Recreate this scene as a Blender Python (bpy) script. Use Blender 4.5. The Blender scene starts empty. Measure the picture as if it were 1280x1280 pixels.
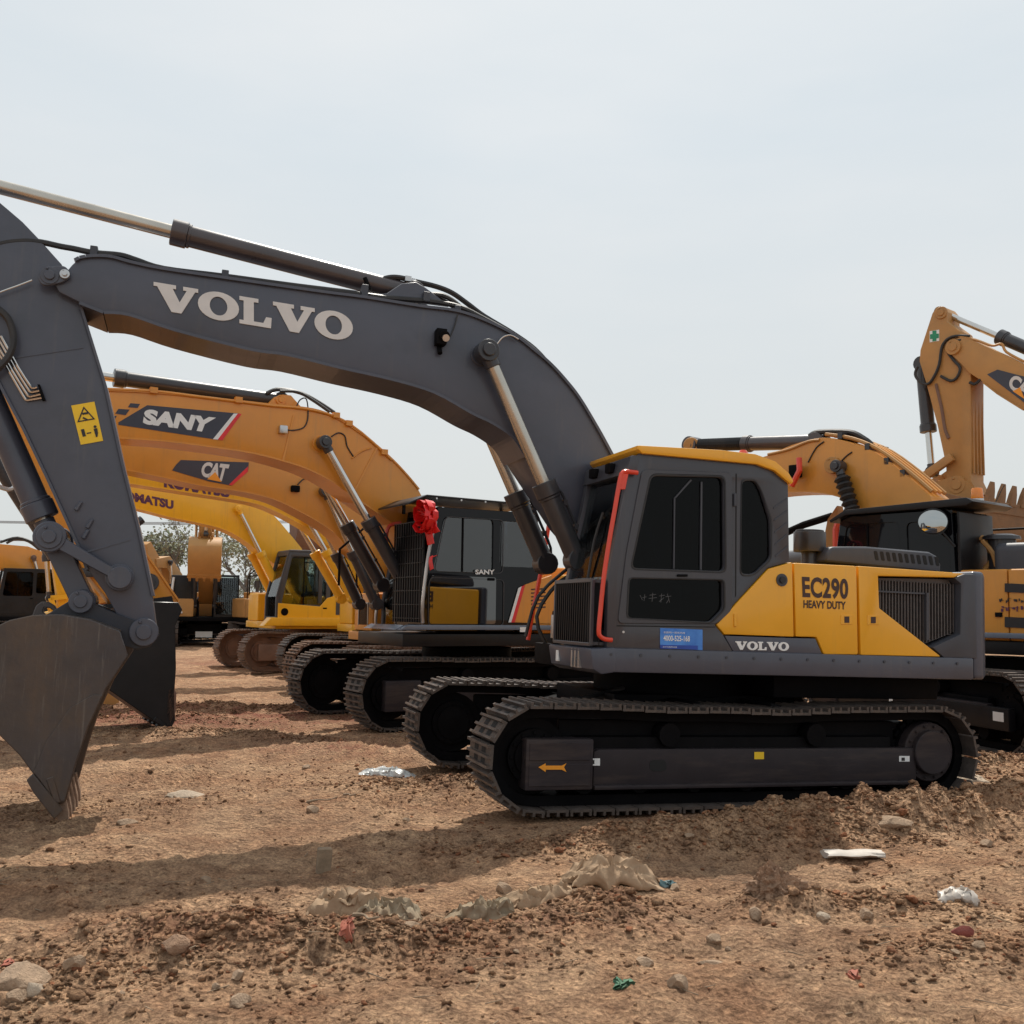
import bpy, bmesh, math, random
import numpy as np
from mathutils import Vector, Matrix
from mathutils.geometry import tessellate_polygon
random.seed(7); RNG = np.random.default_rng(7)
sc = bpy.context.scene
col = sc.collection
R = math.radians

# ------------------------------------------------------------------ camera
FPX, HC, PITCH, ROLL = 1280.0, 1.70, math.atan(122/1280), 0.012
Fw = Vector((0, math.cos(PITCH), math.sin(PITCH)))
U0 = Vector((0, -math.sin(PITCH), math.cos(PITCH))); R0 = Vector((1, 0, 0))
cR, sR = math.cos(ROLL), math.sin(ROLL)
Rv = R0*cR + U0*sR; Uv = -R0*sR + U0*cR
cd = bpy.data.cameras.new('camera'); cam = bpy.data.objects.new('camera', cd); col.objects.link(cam)
cam.matrix_world = Matrix(((Rv.x, Uv.x, -Fw.x, 0), (Rv.y, Uv.y, -Fw.y, 0), (Rv.z, Uv.z, -Fw.z, HC), (0, 0, 0, 1)))
cd.sensor_width = 36; cd.lens = 36*FPX/1280; cd.clip_start = 0.05; cd.clip_end = 3000
sc.camera = cam

# ------------------------------------------------------------------ sky, sun, exposure
SUN = Vector((0.05, 0.65, 1.0)).normalized()
w = bpy.data.worlds.new('World'); sc.world = w; w.use_nodes = True
nt = w.node_tree; nt.nodes.clear()
def N(nt, t, **kw):
    n = nt.nodes.new(t)
    for k, v in kw.items():
        if hasattr(n, k): setattr(n, k, v)
        else: n.inputs[k].default_value = v
    return n
sky = N(nt, 'ShaderNodeTexSky'); sky.sky_type = 'NISHITA'; sky.sun_disc = False
sky.sun_elevation = math.asin(SUN.z); sky.sun_rotation = math.atan2(SUN.x, SUN.y)
sky.air_density = 1.0; sky.dust_density = 4.0; sky.ozone_density = 1.0
bg1 = N(nt, 'ShaderNodeBackground', Strength=0.10)
bg2 = N(nt, 'ShaderNodeBackground', Strength=1.0)
tc = N(nt, 'ShaderNodeTexCoord'); mp = N(nt, 'ShaderNodeMapping'); mp.inputs['Scale'].default_value = (1.2, 1.2, 4.5)
nz = N(nt, 'ShaderNodeTexNoise', Scale=1.3, Detail=5.0, Roughness=0.55)
cr = N(nt, 'ShaderNodeValToRGB')
cr.color_ramp.elements[0].position = 0.33; cr.color_ramp.elements[0].color = (0.695, 0.770, 0.815, 1)
cr.color_ramp.elements[1].position = 0.68; cr.color_ramp.elements[1].color = (0.80, 0.838, 0.855, 1)
sx = N(nt, 'ShaderNodeSeparateXYZ'); hr = N(nt, 'ShaderNodeValToRGB')        # thin haze low on the horizon
hr.color_ramp.elements[0].position = 0.0; hr.color_ramp.elements[0].color = (1, 1, 1, 1)
hr.color_ramp.elements[1].position = 0.42; hr.color_ramp.elements[1].color = (0, 0, 0, 1)
mxh = N(nt, 'ShaderNodeMix'); mxh.data_type = 'RGBA'; mxh.inputs['B'].default_value = (0.715, 0.745, 0.735, 1)
mx = N(nt, 'ShaderNodeMixShader', Fac=0.90); ow = N(nt, 'ShaderNodeOutputWorld')
L = nt.links.new
L(sky.outputs[0], bg1.inputs[0]); L(tc.outputs['Generated'], mp.inputs[0]); L(mp.outputs[0], nz.inputs[0]); L(nz.outputs[0], cr.inputs[0])
L(tc.outputs['Generated'], sx.inputs[0]); L(sx.outputs['Z'], hr.inputs[0]); L(hr.outputs[0], mxh.inputs['Factor'])
L(cr.outputs[0], mxh.inputs['A']); L(mxh.outputs['Result'], bg2.inputs[0])
L(bg1.outputs[0], mx.inputs[1]); L(bg2.outputs[0], mx.inputs[2]); L(mx.outputs[0], ow.inputs[0])
sd = bpy.data.lights.new('sun', 'SUN'); sd.energy = 4.3; sd.angle = R(0.6); sd.color = (1, 0.95, 0.86)
so = bpy.data.objects.new('sun', sd); col.objects.link(so); so.location = (3, 30, 50)
so.rotation_euler = SUN.to_track_quat('Z', 'Y').to_euler()
vs = sc.view_settings; vs.view_transform = 'Standard'; vs.look = 'None'; vs.gamma = 1; vs.use_curve_mapping = False; vs.exposure = 0.0
sc.render.engine = 'CYCLES'

# ------------------------------------------------------------------ materials
def mat(name, c, rough=0.5, metal=0.0, var=0.12, dust=0.0, dustc=(0.30, 0.22, 0.15), scale=6.0, bump=0.0, coat=0.0, spec=0.5, c2=None):
    m = bpy.data.materials.new(name); m.use_nodes = True; t = m.node_tree; b = t.nodes['Principled BSDF']
    l = t.links.new
    tc = N(t, 'ShaderNodeTexCoord'); n1 = N(t, 'ShaderNodeTexNoise', Scale=scale, Detail=6.0, Roughness=0.6)
    l(tc.outputs['Object'], n1.inputs[0])
    r = N(t, 'ShaderNodeValToRGB'); r.color_ramp.elements[0].position = 0.3; r.color_ramp.elements[1].position = 0.7
    a = tuple(x*(1-var) for x in c); e = tuple(min(1, x*(1+var)) for x in (c2 or c))
    r.color_ramp.elements[0].color = (*a, 1); r.color_ramp.elements[1].color = (*e, 1)
    l(n1.outputs[0], r.inputs[0]); out = r.outputs[0]
    if dust > 0:
        n2 = N(t, 'ShaderNodeTexNoise', Scale=scale*0.35, Detail=8.0, Roughness=0.72); l(tc.outputs['Object'], n2.inputs[0])
        mr = N(t, 'ShaderNodeMapRange'); mr.inputs[1].default_value = 0.42; mr.inputs[2].default_value = 0.78
        mr.inputs[3].default_value = 0.0; mr.inputs[4].default_value = dust; l(n2.outputs[0], mr.inputs[0])
        mx = N(t, 'ShaderNodeMix'); mx.data_type = 'RGBA'; mx.inputs['B'].default_value = (*dustc, 1)
        l(mr.outputs[0], mx.inputs['Factor']); l(out, mx.inputs['A']); out = mx.outputs['Result']
    l(out, b.inputs['Base Color'])
    mr2 = N(t, 'ShaderNodeMapRange'); mr2.inputs[3].default_value = max(0.03, rough-0.10); mr2.inputs[4].default_value = min(1, rough+0.12)
    l(n1.outputs[0], mr2.inputs[0]); l(mr2.outputs[0], b.inputs['Roughness'])
    b.inputs['Metallic'].default_value = metal; b.inputs['Coat Weight'].default_value = coat; b.inputs['Specular IOR Level'].default_value = spec
    b.inputs['Coat Roughness'].default_value = 0.12
    if bump > 0:
        n3 = N(t, 'ShaderNodeTexNoise', Scale=scale*6, Detail=5.0, Roughness=0.6); l(tc.outputs['Object'], n3.inputs[0])
        bp = N(t, 'ShaderNodeBump', Strength=bump, Distance=0.02); l(n3.outputs[0], bp.inputs['Height']); l(bp.outputs[0], b.inputs['Normal'])
    return m
def glass(name, tint, ior=1.45):
    m = bpy.data.materials.new(name); m.use_nodes = True; t = m.node_tree; t.nodes.clear(); l = t.links.new
    tr = N(t, 'ShaderNodeBsdfTransparent'); tr.inputs[0].default_value = (*tint, 1)
    gl = N(t, 'ShaderNodeBsdfGlossy', Roughness=0.04); gl.inputs[0].default_value = (1, 1, 1, 1)
    tc = N(t, 'ShaderNodeTexCoord'); n1 = N(t, 'ShaderNodeTexNoise', Scale=1.7, Detail=3.0); l(tc.outputs['Object'], n1.inputs[0])
    bp = N(t, 'ShaderNodeBump', Strength=0.10, Distance=0.05); l(n1.outputs[0], bp.inputs['Height']); l(bp.outputs[0], gl.inputs['Normal'])
    fr = N(t, 'ShaderNodeFresnel', IOR=ior); mx = N(t, 'ShaderNodeMixShader'); l(fr.outputs[0], mx.inputs[0]); l(tr.outputs[0], mx.inputs[1]); l(gl.outputs[0], mx.inputs[2])
    o = N(t, 'ShaderNodeOutputMaterial'); l(mx.outputs[0], o.inputs[0]); return m
DUST = (0.34, 0.24, 0.16)
M = dict(
 grey=mat('dark_grey_paint', (0.062, 0.068, 0.094), 0.42, var=0.10, dust=0.10, dustc=(0.16, 0.13, 0.12), scale=2.5, coat=0.25),
 charcoal=mat('charcoal_paint', (0.042, 0.042, 0.052), 0.36, var=0.10, dust=0.12, dustc=(0.14, 0.12, 0.11), scale=2.5, coat=0.25),
 grey2=mat('grey_plastic', (0.050, 0.053, 0.066), 0.5, var=0.12, dust=0.10, dustc=(0.15, 0.13, 0.12), scale=4),
 yellow=mat('yellow_paint', (0.86, 0.40, 0.012), 0.36, var=0.05, dust=0.07, scale=2.0, coat=0.35),
 sany=mat('orange_yellow_paint', (0.70, 0.265, 0.024), 0.38, var=0.07, dust=0.16, dustc=(0.42, 0.21, 0.07), scale=2.0, coat=0.3),
 tan=mat('tan_yellow_paint', (0.64, 0.265, 0.034), 0.42, var=0.08, dust=0.22, dustc=(0.38, 0.22, 0.09), scale=2.0, coat=0.2),
 tan2=mat('dusty_tan_paint', (0.47, 0.235, 0.068), 0.55, var=0.10, dust=0.40, dustc=(0.31, 0.19, 0.10), scale=2.0),
 kom=mat('bright_yellow_paint', (0.82, 0.43, 0.016), 0.4, var=0.06, dust=0.14, dustc=(0.55, 0.34, 0.10), scale=2.0, coat=0.25),
 gloss=mat('glossy_black_paint', (0.006, 0.006, 0.008), 0.10, var=0.2, scale=2, spec=0.27),
 glossd=mat('polished_black_door', (0.005, 0.005, 0.006), 0.10, var=0.2, scale=2, spec=0.5),
 black=mat('black_paint', (0.010, 0.010, 0.012), 0.38, var=0.25, dust=0.03, scale=3, spec=0.3),
 dark=mat('dark_underbody', (0.0055, 0.0052, 0.006), 0.6, var=0.3, dust=0.08, dustc=(0.035, 0.028, 0.025), scale=5, spec=0.06),
 frame=mat('track_frame_grey', (0.030, 0.024, 0.027), 0.5, var=0.2, dust=0.3, dustc=(0.06, 0.044, 0.04), scale=3, spec=0.2),
 shoe=mat('track_steel', (0.088, 0.073, 0.067), 0.5, metal=0.2, var=0.35, dust=0.6, dustc=(0.20, 0.14, 0.10), scale=7, bump=0.3, spec=0.3),
 shoer=mat('rusty_track_steel', (0.16, 0.095, 0.065), 0.6, metal=0.2, var=0.3, dust=0.6, dustc=(0.26, 0.17, 0.11), scale=6, bump=0.3),
 slot=mat('shoe_slot_dark', (0.012, 0.011, 0.011), 0.8),
 chrome=mat('chrome_rod', (0.62, 0.60, 0.57), 0.16, metal=1.0, var=0.06, scale=3),
 rodd=mat('oiled_rod', (0.50, 0.46, 0.40), 0.25, metal=0.9, var=0.1, scale=3),
 cyl=mat('cylinder_black', (0.030, 0.029, 0.034), 0.36, var=0.2, dust=0.12, dustc=(0.16, 0.12, 0.10), scale=4, coat=0.2),
 cylb=mat('cylinder_brown_black', (0.052, 0.040, 0.042), 0.30, var=0.2, dust=0.1, dustc=(0.16, 0.12, 0.10), scale=4, coat=0.4),
 rubber=mat('rubber_hose', (0.016, 0.016, 0.018), 0.5, var=0.2, dust=0.1, scale=8),
 bucket=mat('worn_bucket_steel', (0.058, 0.050, 0.052), 0.42, metal=0.15, var=0.3, dust=0.75, dustc=(0.125, 0.085, 0.055), scale=1.6, bump=0.15),
 muddy=mat('mud_brown_steel', (0.27, 0.155, 0.075), 0.7, var=0.25, dust=0.6, dustc=(0.20, 0.13, 0.08), scale=3, bump=0.2),
 teeth=mat('muddy_tooth_steel', (0.22, 0.14, 0.095), 0.8, var=0.35, dust=0.8, dustc=(0.30, 0.195, 0.125), scale=9, bump=0.5),
 red=mat('red_paint', (0.72, 0.055, 0.022), 0.35, var=0.08, coat=0.3),
 ribbon=mat('red_satin', (0.72, 0.012, 0.014), 0.4, var=0.2, scale=12),
 white=mat('white_print', (0.66, 0.64, 0.62), 0.5, var=0.06),
 bright=mat('bright_white_print', (0.80, 0.80, 0.79), 0.45, var=0.03),
 navy=mat('dark_navy_steel', (0.018, 0.021, 0.032), 0.45, var=0.2, dust=0.1, scale=3),
 logo=mat('navy_print', (0.040, 0.042, 0.062), 0.4, var=0.08),
 ink=mat('black_print', (0.02, 0.018, 0.02), 0.5),
 brownink=mat('dark_brown_print', (0.055, 0.025, 0.02), 0.5),
 purple=mat('violet_print', (0.085, 0.02, 0.07), 0.5),
 redp=mat('red_print', (0.72, 0.03, 0.035), 0.45),
 yelp=mat('yellow_print', (0.88, 0.56, 0.02), 0.45, var=0.04),
 orangep=mat('orange_print', (0.86, 0.32, 0.02), 0.45, var=0.04),
 blue=mat('blue_print', (0.03, 0.16, 0.60), 0.4, c2=(0.10, 0.33, 0.78), var=0.1, scale=5),
 blue2=mat('deep_blue_print', (0.02, 0.07, 0.38), 0.4),
 green=mat('green_print', (0.02, 0.25, 0.13), 0.5),
 faint=mat('faint_chalk', (0.13, 0.13, 0.135), 0.8),
 seat=mat('seat_cloth', (0.05, 0.05, 0.058), 0.9),
 amber=mat('amber_lens', (0.90, 0.26, 0.02), 0.2, coat=0.5),
 redl=mat('red_lens', (0.78, 0.08, 0.03), 0.2, coat=0.5),
 mesh=mat('fine_mesh_metal', (0.10, 0.088, 0.085), 0.5, metal=0.4, var=0.2, scale=20),
 bluegrey=mat('blue_grey_strip', (0.13, 0.155, 0.20), 0.35, var=0.1, coat=0.3),
 silver=mat('silver_metal', (0.55, 0.55, 0.55), 0.3, metal=0.8, var=0.1),
 rustbody=mat('dusty_brown_steel', (0.17, 0.095, 0.068), 0.7, var=0.25, dust=0.5, dustc=(0.30, 0.20, 0.14), scale=3),
 gside=glass('smoked_glass', (0.10, 0.115, 0.14), 1.5),
 gfront=glass('clear_glass', (0.72, 0.78, 0.76)),
 gdark=glass('dark_glass', (0.15, 0.155, 0.18), 1.23), gblue=glass('tinted_glass', (0.12, 0.14, 0.17), 1.85),
 mirror=mat('mirror_glass', (0.42, 0.43, 0.42), 0.04, metal=1.0, var=0.01),
)

M['glossd'].node_tree.nodes['Principled BSDF'].inputs['IOR'].default_value = 2.1
for k_ in ('gloss', 'glossd', 'mirror'):
    b_ = M[k_].node_tree.nodes['Principled BSDF']; [M[k_].node_tree.links.remove(l_) for l_ in list(b_.inputs['Roughness'].links)]; b_.inputs['Roughness'].default_value = 0.02
def streaks(m, c, scale, lo, hi, fac, turn=18):
    t = m.node_tree; l = t.links.new; b = t.nodes['Principled BSDF']; src = b.inputs['Base Color'].links[0].from_socket
    tc = N(t, 'ShaderNodeTexCoord'); mp = N(t, 'ShaderNodeMapping'); mp.inputs['Scale'].default_value = scale; mp.inputs['Rotation'].default_value = (0, R(turn), 0)
    n = N(t, 'ShaderNodeTexNoise', Scale=1.0, Detail=7.0, Roughness=0.68); l(tc.outputs['Object'], mp.inputs[0]); l(mp.outputs[0], n.inputs[0])
    mr = N(t, 'ShaderNodeMapRange'); mr.inputs[1].default_value = lo; mr.inputs[2].default_value = hi; mr.inputs[4].default_value = fac; l(n.outputs[0], mr.inputs[0])
    mx = N(t, 'ShaderNodeMix'); mx.data_type = 'RGBA'; mx.inputs['B'].default_value = (*c, 1); l(mr.outputs[0], mx.inputs['Factor']); l(src, mx.inputs['A']); l(mx.outputs['Result'], b.inputs['Base Color'])
streaks(M['bucket'], (0.125, 0.08, 0.05), (2.5, 2.5, 1.0), .46, .66, .85); streaks(M['bucket'], (0.20, 0.17, 0.145), (30, 30, 1.6), .57, .70, .45, 38); streaks(M['bucket'], (0.18, 0.155, 0.135), (26, 26, 2.2), .60, .70, .4, -25)
streaks(M['grey'], (0.13, 0.115, 0.105), (10, 10, .8), .56, .78, .42); streaks(M['grey'], (0.030, 0.032, 0.042), (1.1, 2, 1.4), .50, .72, .45); streaks(M['yellow'], (0.62, 0.33, 0.06), (12, 12, .8), .58, .80, .45); streaks(M['grey2'], (0.12, 0.105, 0.095), (14, 14, .9), .58, .80, .4)
for k_ in ('sany', 'tan', 'kom'): streaks(M[k_], (0.40, 0.20, 0.06), (9, 9, .7), .55, .80, .55)
streaks(M['charcoal'], (0.11, 0.10, 0.09), (10, 10, .8), .58, .78, .4)
streaks(M['frame'], (0.075, 0.055, 0.048), (1.2, 4, 8), .50, .72, .7)
# ------------------------------------------------------------------ mesh helpers
class MB:
    def __init__(s): s.v = []; s.f = []
    def add(s, vs, fs):
        o = len(s.v); s.v += [tuple(p) for p in vs]; s.f += [tuple(i+o for i in f) for f in fs]; return s
    def box(s, x0, x1, y0, y1, z0, z1, mtx=None):
        p = [Vector((x, y, z)) for x in (x0, x1) for y in (y0, y1) for z in (z0, z1)]
        if mtx is not None: p = [mtx @ q for q in p]
        return s.add(p, [(0, 1, 3, 2), (4, 6, 7, 5), (0, 4, 5, 1), (2, 3, 7, 6), (0, 2, 6, 4), (1, 5, 7, 3)])
    def prism(s, poly, y0, y1, holes=()):
        loops = [list(poly)] + [list(h) for h in holes]
        pts = [p for l in loops for p in l]; n = len(pts)
        def area(l): return sum(l[i][0]*l[(i+1) % len(l)][1]-l[(i+1) % len(l)][0]*l[i][1] for i in range(len(l)))
        vs = [(p[0], y0, p[1]) for p in pts] + [(p[0], y1, p[1]) for p in pts]
        fs = []
        if not holes:
            k = len(poly); fs += [tuple(range(k)), tuple(range(2*k-1, k-1, -1))]
        else:
            tri = tessellate_polygon([[Vector((p[0], p[1], 0)) for p in l] for l in loops])
            for t in tri: fs += [tuple(t), tuple(i+n for i in reversed(t))]
        o = 0
        for l in loops:
            k = len(l)
            for i in range(k):
                a = o+i; b = o+(i+1) % k; fs.append((a, b, b+n, a+n))
            o += k
        return s.add(vs, fs)
    def cyl(s, p0, p1, r0, r1=None, n=16, cap=True):
        p0 = Vector(p0); p1 = Vector(p1); r1 = r0 if r1 is None else r1
        d = (p1-p0).normalized(); a = d.orthogonal().normalized(); b = d.cross(a)
        vs = []
        for p, r in ((p0, r0), (p1, r1)):
            for i in range(n):
                t = 2*math.pi*i/n; vs.append(p + a*(r*math.cos(t)) + b*(r*math.sin(t)))
        fs = [(i, (i+1) % n, n+(i+1) % n, n+i) for i in range(n)]
        if cap: fs += [tuple(range(n-1, -1, -1)), tuple(range(n, 2*n))]
        return s.add(vs, fs)
    def tube(s, pts, r, n=8, sm=3):
        pts = [Vector(p) for p in pts]
        if sm > 1 and len(pts) > 2:
            q = []
            for i in range(len(pts)-1):
                a = pts[max(i-1, 0)]; b = pts[i]; c = pts[i+1]; d = pts[min(i+2, len(pts)-1)]
                for k in range(sm):
                    t = k/sm; q.append(0.5*((2*b)+(c-a)*t+(2*a-5*b+4*c-d)*t*t+(3*b-a-3*c+d)*t**3))
            q.append(pts[-1]); pts = q
        vs = []; m = len(pts); prev = None
        for i, p in enumerate(pts):
            d = (pts[min(i+1, m-1)]-pts[max(i-1, 0)]).normalized()
            a = d.orthogonal().normalized() if prev is None else (prev-d*prev.dot(d)).normalized()
            prev = a; b = d.cross(a); rr = r[min(i, len(r)-1)] if isinstance(r, (list, tuple)) else r
            for k in range(n):
                t = 2*math.pi*k/n; vs.append(p+a*(rr*math.cos(t))+b*(rr*math.sin(t)))
        fs = [(i*n+k, i*n+(k+1) % n, (i+1)*n+(k+1) % n, (i+1)*n+k) for i in range(m-1) for k in range(n)]
        fs += [tuple(range(n-1, -1, -1)), tuple(range((m-1)*n, m*n))]
        return s.add(vs, fs)
    def build(s, name, m, parent=None, bevel=0.0, smooth=True, seg=2, ang=35, **props):
        me = bpy.data.meshes.new(name); me.from_pydata(s.v, [], s.f)
        bm = bmesh.new(); bm.from_mesh(me); bmesh.ops.recalc_face_normals(bm, faces=bm.faces)
        if bevel > 0:
            es = [e for e in bm.edges if len(e.link_faces) == 2 and e.calc_face_angle(0) > R(30)]
            bmesh.ops.bevel(bm, geom=es, offset=bevel, segments=seg, profile=0.6, affect='EDGES', clamp_overlap=True)
        bm.to_mesh(me); bm.free()
        if smooth:
            me.shade_smooth(); me.set_sharp_from_angle(angle=R(ang))
        me.materials.append(m if not isinstance(m, str) else M[m])
        o = bpy.data.objects.new(name, me); col.objects.link(o)
        if parent is not None: o.parent = parent
        for k, v in props.items(): o[k] = v
        return o
def tag(o, label, cat, group=None, kind=None):
    if label: o['label'] = label
    if cat: o['category'] = cat
    if group: o['group'] = group
    if kind: o['kind'] = kind
    return o
def thing(name, label, cat, loc, rot=(0, 0, 0), group=None):
    o = bpy.data.objects.new(name, None); col.objects.link(o); o.location = loc; o.rotation_euler = rot; o.empty_display_size = 0.3
    return tag(o, label, cat, group)

class Mach:
    """local frame of a machine: x forward, y left, z up; unprojects photo pixels on its own planes"""
    def __init__(s, T, head, tilt=0.0):
        s.loc = Vector(T); s.rot = (0, -tilt, head)
        s.m = Matrix.Translation(s.loc) @ Matrix.Rotation(head, 4, 'Z') @ Matrix.Rotation(-tilt, 4, 'Y'); s.i = s.m.inverted()
        s.o = s.i @ Vector((0, 0, HC))
    def ray(s, u, v):
        a = cR*(u-640)+sR*(v-640); b = -sR*(u-640)+cR*(v-640)
        return s.i.to_3x3() @ (Fw + R0*(a/FPX) - U0*(b/FPX))
    def xz(s, y, *pts):
        r = []
        for u, v in pts:
            d = s.ray(u, v); t = (y-s.o.y)/d.y; r.append((s.o.x+d.x*t, s.o.z+d.z*t))
        return r
    def p(s, y, u, v):
        q = s.xz(y, (u, v))[0]; return Vector((q[0], y, q[1]))
    def yz(s, x, *pts):
        r = []
        for u, v in pts:
            d = s.ray(u, v); t = (x-s.o.x)/d.x; r.append((s.o.y+d.y*t, s.o.z+d.z*t))
        return r

# flat print: letters as thin solids mapped into a quad (tl,tr,br,bl) given as local (x,z) on plane y
def quadmap(q, a, b):
    tl, tr, br, bl = [Vector(p) for p in q]
    return (bl*(1-a)+br*a)*(1-b) + (tl*(1-a)+tr*a)*b
_fc = {}
def font_tris(txt, bold=0.0, space=1.0):
    k = (txt, bold, space)
    if k in _fc: return _fc[k]
    cu = bpy.data.curves.new('lettering', 'FONT'); cu.body = txt; cu.offset = bold; cu.space_character = space; cu.resolution_u = 4
    o = bpy.data.objects.new('lettering', cu); col.objects.link(o)
    dg = bpy.context.evaluated_depsgraph_get(); me = bpy.data.meshes.new_from_object(o.evaluated_get(dg))
    v = np.array([x.co[:2] for x in me.vertices]) if len(me.vertices) else np.zeros((0, 2)); f = [tuple(p.vertices) for p in me.polygons]
    bpy.data.objects.remove(o); bpy.data.curves.remove(cu); bpy.data.meshes.remove(me)
    if len(v):
        lo = v.min(0); hi = v.max(0); v = (v-lo)/(hi-lo+1e-9)
    _fc[k] = (v, f); return v, f
def plane_text(name, txt, q, y, m, parent, bold=0.02, space=1.0, off=0.004, sgn=1):
    v, f = font_tris(txt, bold, space); mb = MB()
    mb.add([(p.x, y+off*sgn, p.y) for p in (quadmap(q, a, b) for a, b in v)], f)
    return mb.build(name, m, parent, smooth=False)
def decal(name, poly, y, m, parent, off=0.003, th=0.002):
    return MB().prism(poly, y+off-th, y+off).build(name, m, parent, smooth=False)
def slab_volvo(name, q, y, m, parent, th=0.010):
    mb = MB(); W = [('V', 1.12), ('O', 1.08), ('L', 0.92), ('V', 1.12), ('O', 1.08)]; gap = -0.02
    tot = sum(a for _, a in W)+gap*4; x0 = 0
    def mp(x, z): return tuple(quadmap(q, x/tot, z))
    for c, wd in W:
        if c == 'V':
            P = [(0, 1), (.50, 1), (.50, .86), (.425, .86), (.58, .40), (.74, .86), (.66, .86), (.66, 1), (1, 1), (1, .86), (.93, .86), (.62, 0), (.40, 0), (.08, .86), (0, .86)]
            mb.prism([mp(x0+a*wd, b) for a, b in P], y, y+th)
        elif c == 'L':
            P = [(0.02, 1), (.56, 1), (.56, .86), (.43, .86), (.43, .15), (.70, .15), (.78, .38), (.94, .38), (.92, 0), (.02, 0), (.02, .14), (.14, .14), (.14, .86), (.02, .86)]
            mb.prism([mp(x0+a*wd, b) for a, b in P], y, y+th)
        else:
            n = 28; o = [(x0+wd*(.5+.49*math.cos(2*math.pi*i/n)), .5+.52*math.sin(2*math.pi*i/n)) for i in range(n)]
            h = [(x0+wd*(.5+.21*math.cos(-2*math.pi*i/n)), .5+.345*math.sin(-2*math.pi*i/n)) for i in range(n)]
            mb.prism([mp(*p) for p in o], y, y+th, [[mp(*p) for p in h]])
        x0 += wd+gap
    return mb.build(name, m, parent, smooth=False)
def rounded(poly, r=0.04, n=4):
    out = []; k = len(poly)
    for i in range(k):
        a = Vector(poly[i-1]); b = Vector(poly[i]); c = Vector(poly[(i+1) % k])
        d1 = (a-b); d2 = (c-b); rr = min(r, d1.length*0.45, d2.length*0.45)
        p = b+d1.normalized()*rr; q2 = b+d2.normalized()*rr
        for j in range(n+1):
            t = j/n; out.append(tuple(p*(1-t)**2 + b*2*t*(1-t) + q2*t*t))
    return out
def dense(pts, k=4):
    """Catmull-Rom points through a traced line"""
    P = [Vector(p) for p in pts]; out = []
    for i in range(len(P)-1):
        a = P[max(i-1, 0)]; b = P[i]; c = P[i+1]; d = P[min(i+2, len(P)-1)]
        for j in range(k):
            t = j/k; out.append(tuple(0.5*((2*b)+(c-a)*t+(2*a-5*b+4*c-d)*t*t+(3*b-a-3*c+d)*t**3)))
    return out+[tuple(P[-1])]
def grow(poly, d):
    c = sum((Vector(p) for p in poly), Vector((0, 0)))/len(poly)
    return [tuple(Vector(p)+(Vector(p)-c).normalized()*d) for p in poly]
# ------------------------------------------------------------------ shared excavator pieces
def shoe_mesh(w, pitch, m):
    b = MB(); h = w/2
    b.box(-pitch*.47, pitch*.47, -h, h, 0, .022)
    for x in (-.40, 0.02, .40): b.box(x*pitch-.011, x*pitch+.011, -h, h, .022, .022+.030)
    o = b.build('track_shoe', m, None, smooth=False); me = o.data; bpy.data.objects.remove(o)
    me.materials.append(M['slot'])
    bm = bmesh.new(); bm.from_mesh(me)
    for sx in (-.2, .22):
        for sy in (-.17, .17):
            x = sx*pitch; y = sy*w; a = .022*1.2; c = .055
            f = bm.faces.new([bm.verts.new(q) for q in ((x-a, y-c, .0245), (x+a, y-c, .0245), (x+a, y+c, .0245), (x-a, y+c, .0245))]); f.material_index = 1
    bm.to_mesh(me); bm.free(); return me
def place(me, name, parent, mtx, **props):
    o = bpy.data.objects.new(name, me); col.objects.link(o); o.parent = parent; o.matrix_local = mtx
    for k, v in props.items(): o[k] = v
    return o
def wheel_mesh(r, w, m, n=20, hub=True, teeth=0):
    b = MB(); b.cyl((0, -w/2, 0), (0, w/2, 0), r, n=n)
    if hub:
        b.cyl((0, -w/2-.05, 0), (0, w/2+.05, 0), r*.72, n=n); b.cyl((0, -w/2-.075, 0), (0, w/2+.075, 0), r*.55, n=n)
        for i in range(12):
            t = i*math.pi/6; b.cyl((r*.63*math.cos(t), -w/2-.065, r*.63*math.sin(t)), (r*.63*math.cos(t), w/2+.065, r*.63*math.sin(t)), r*.05, n=6)
    for i in range(teeth):
        t = 2*math.pi*i/teeth; mt = Matrix.Rotation(t, 4, 'Y'); b.box(r*.97, r*1.10, -w*.3, w*.3, -.035, .035, mt)
    o = b.build('wheel', m, None, bevel=0.0); me = o.data; bpy.data.objects.remove(o); return me
SHM = {}
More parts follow.
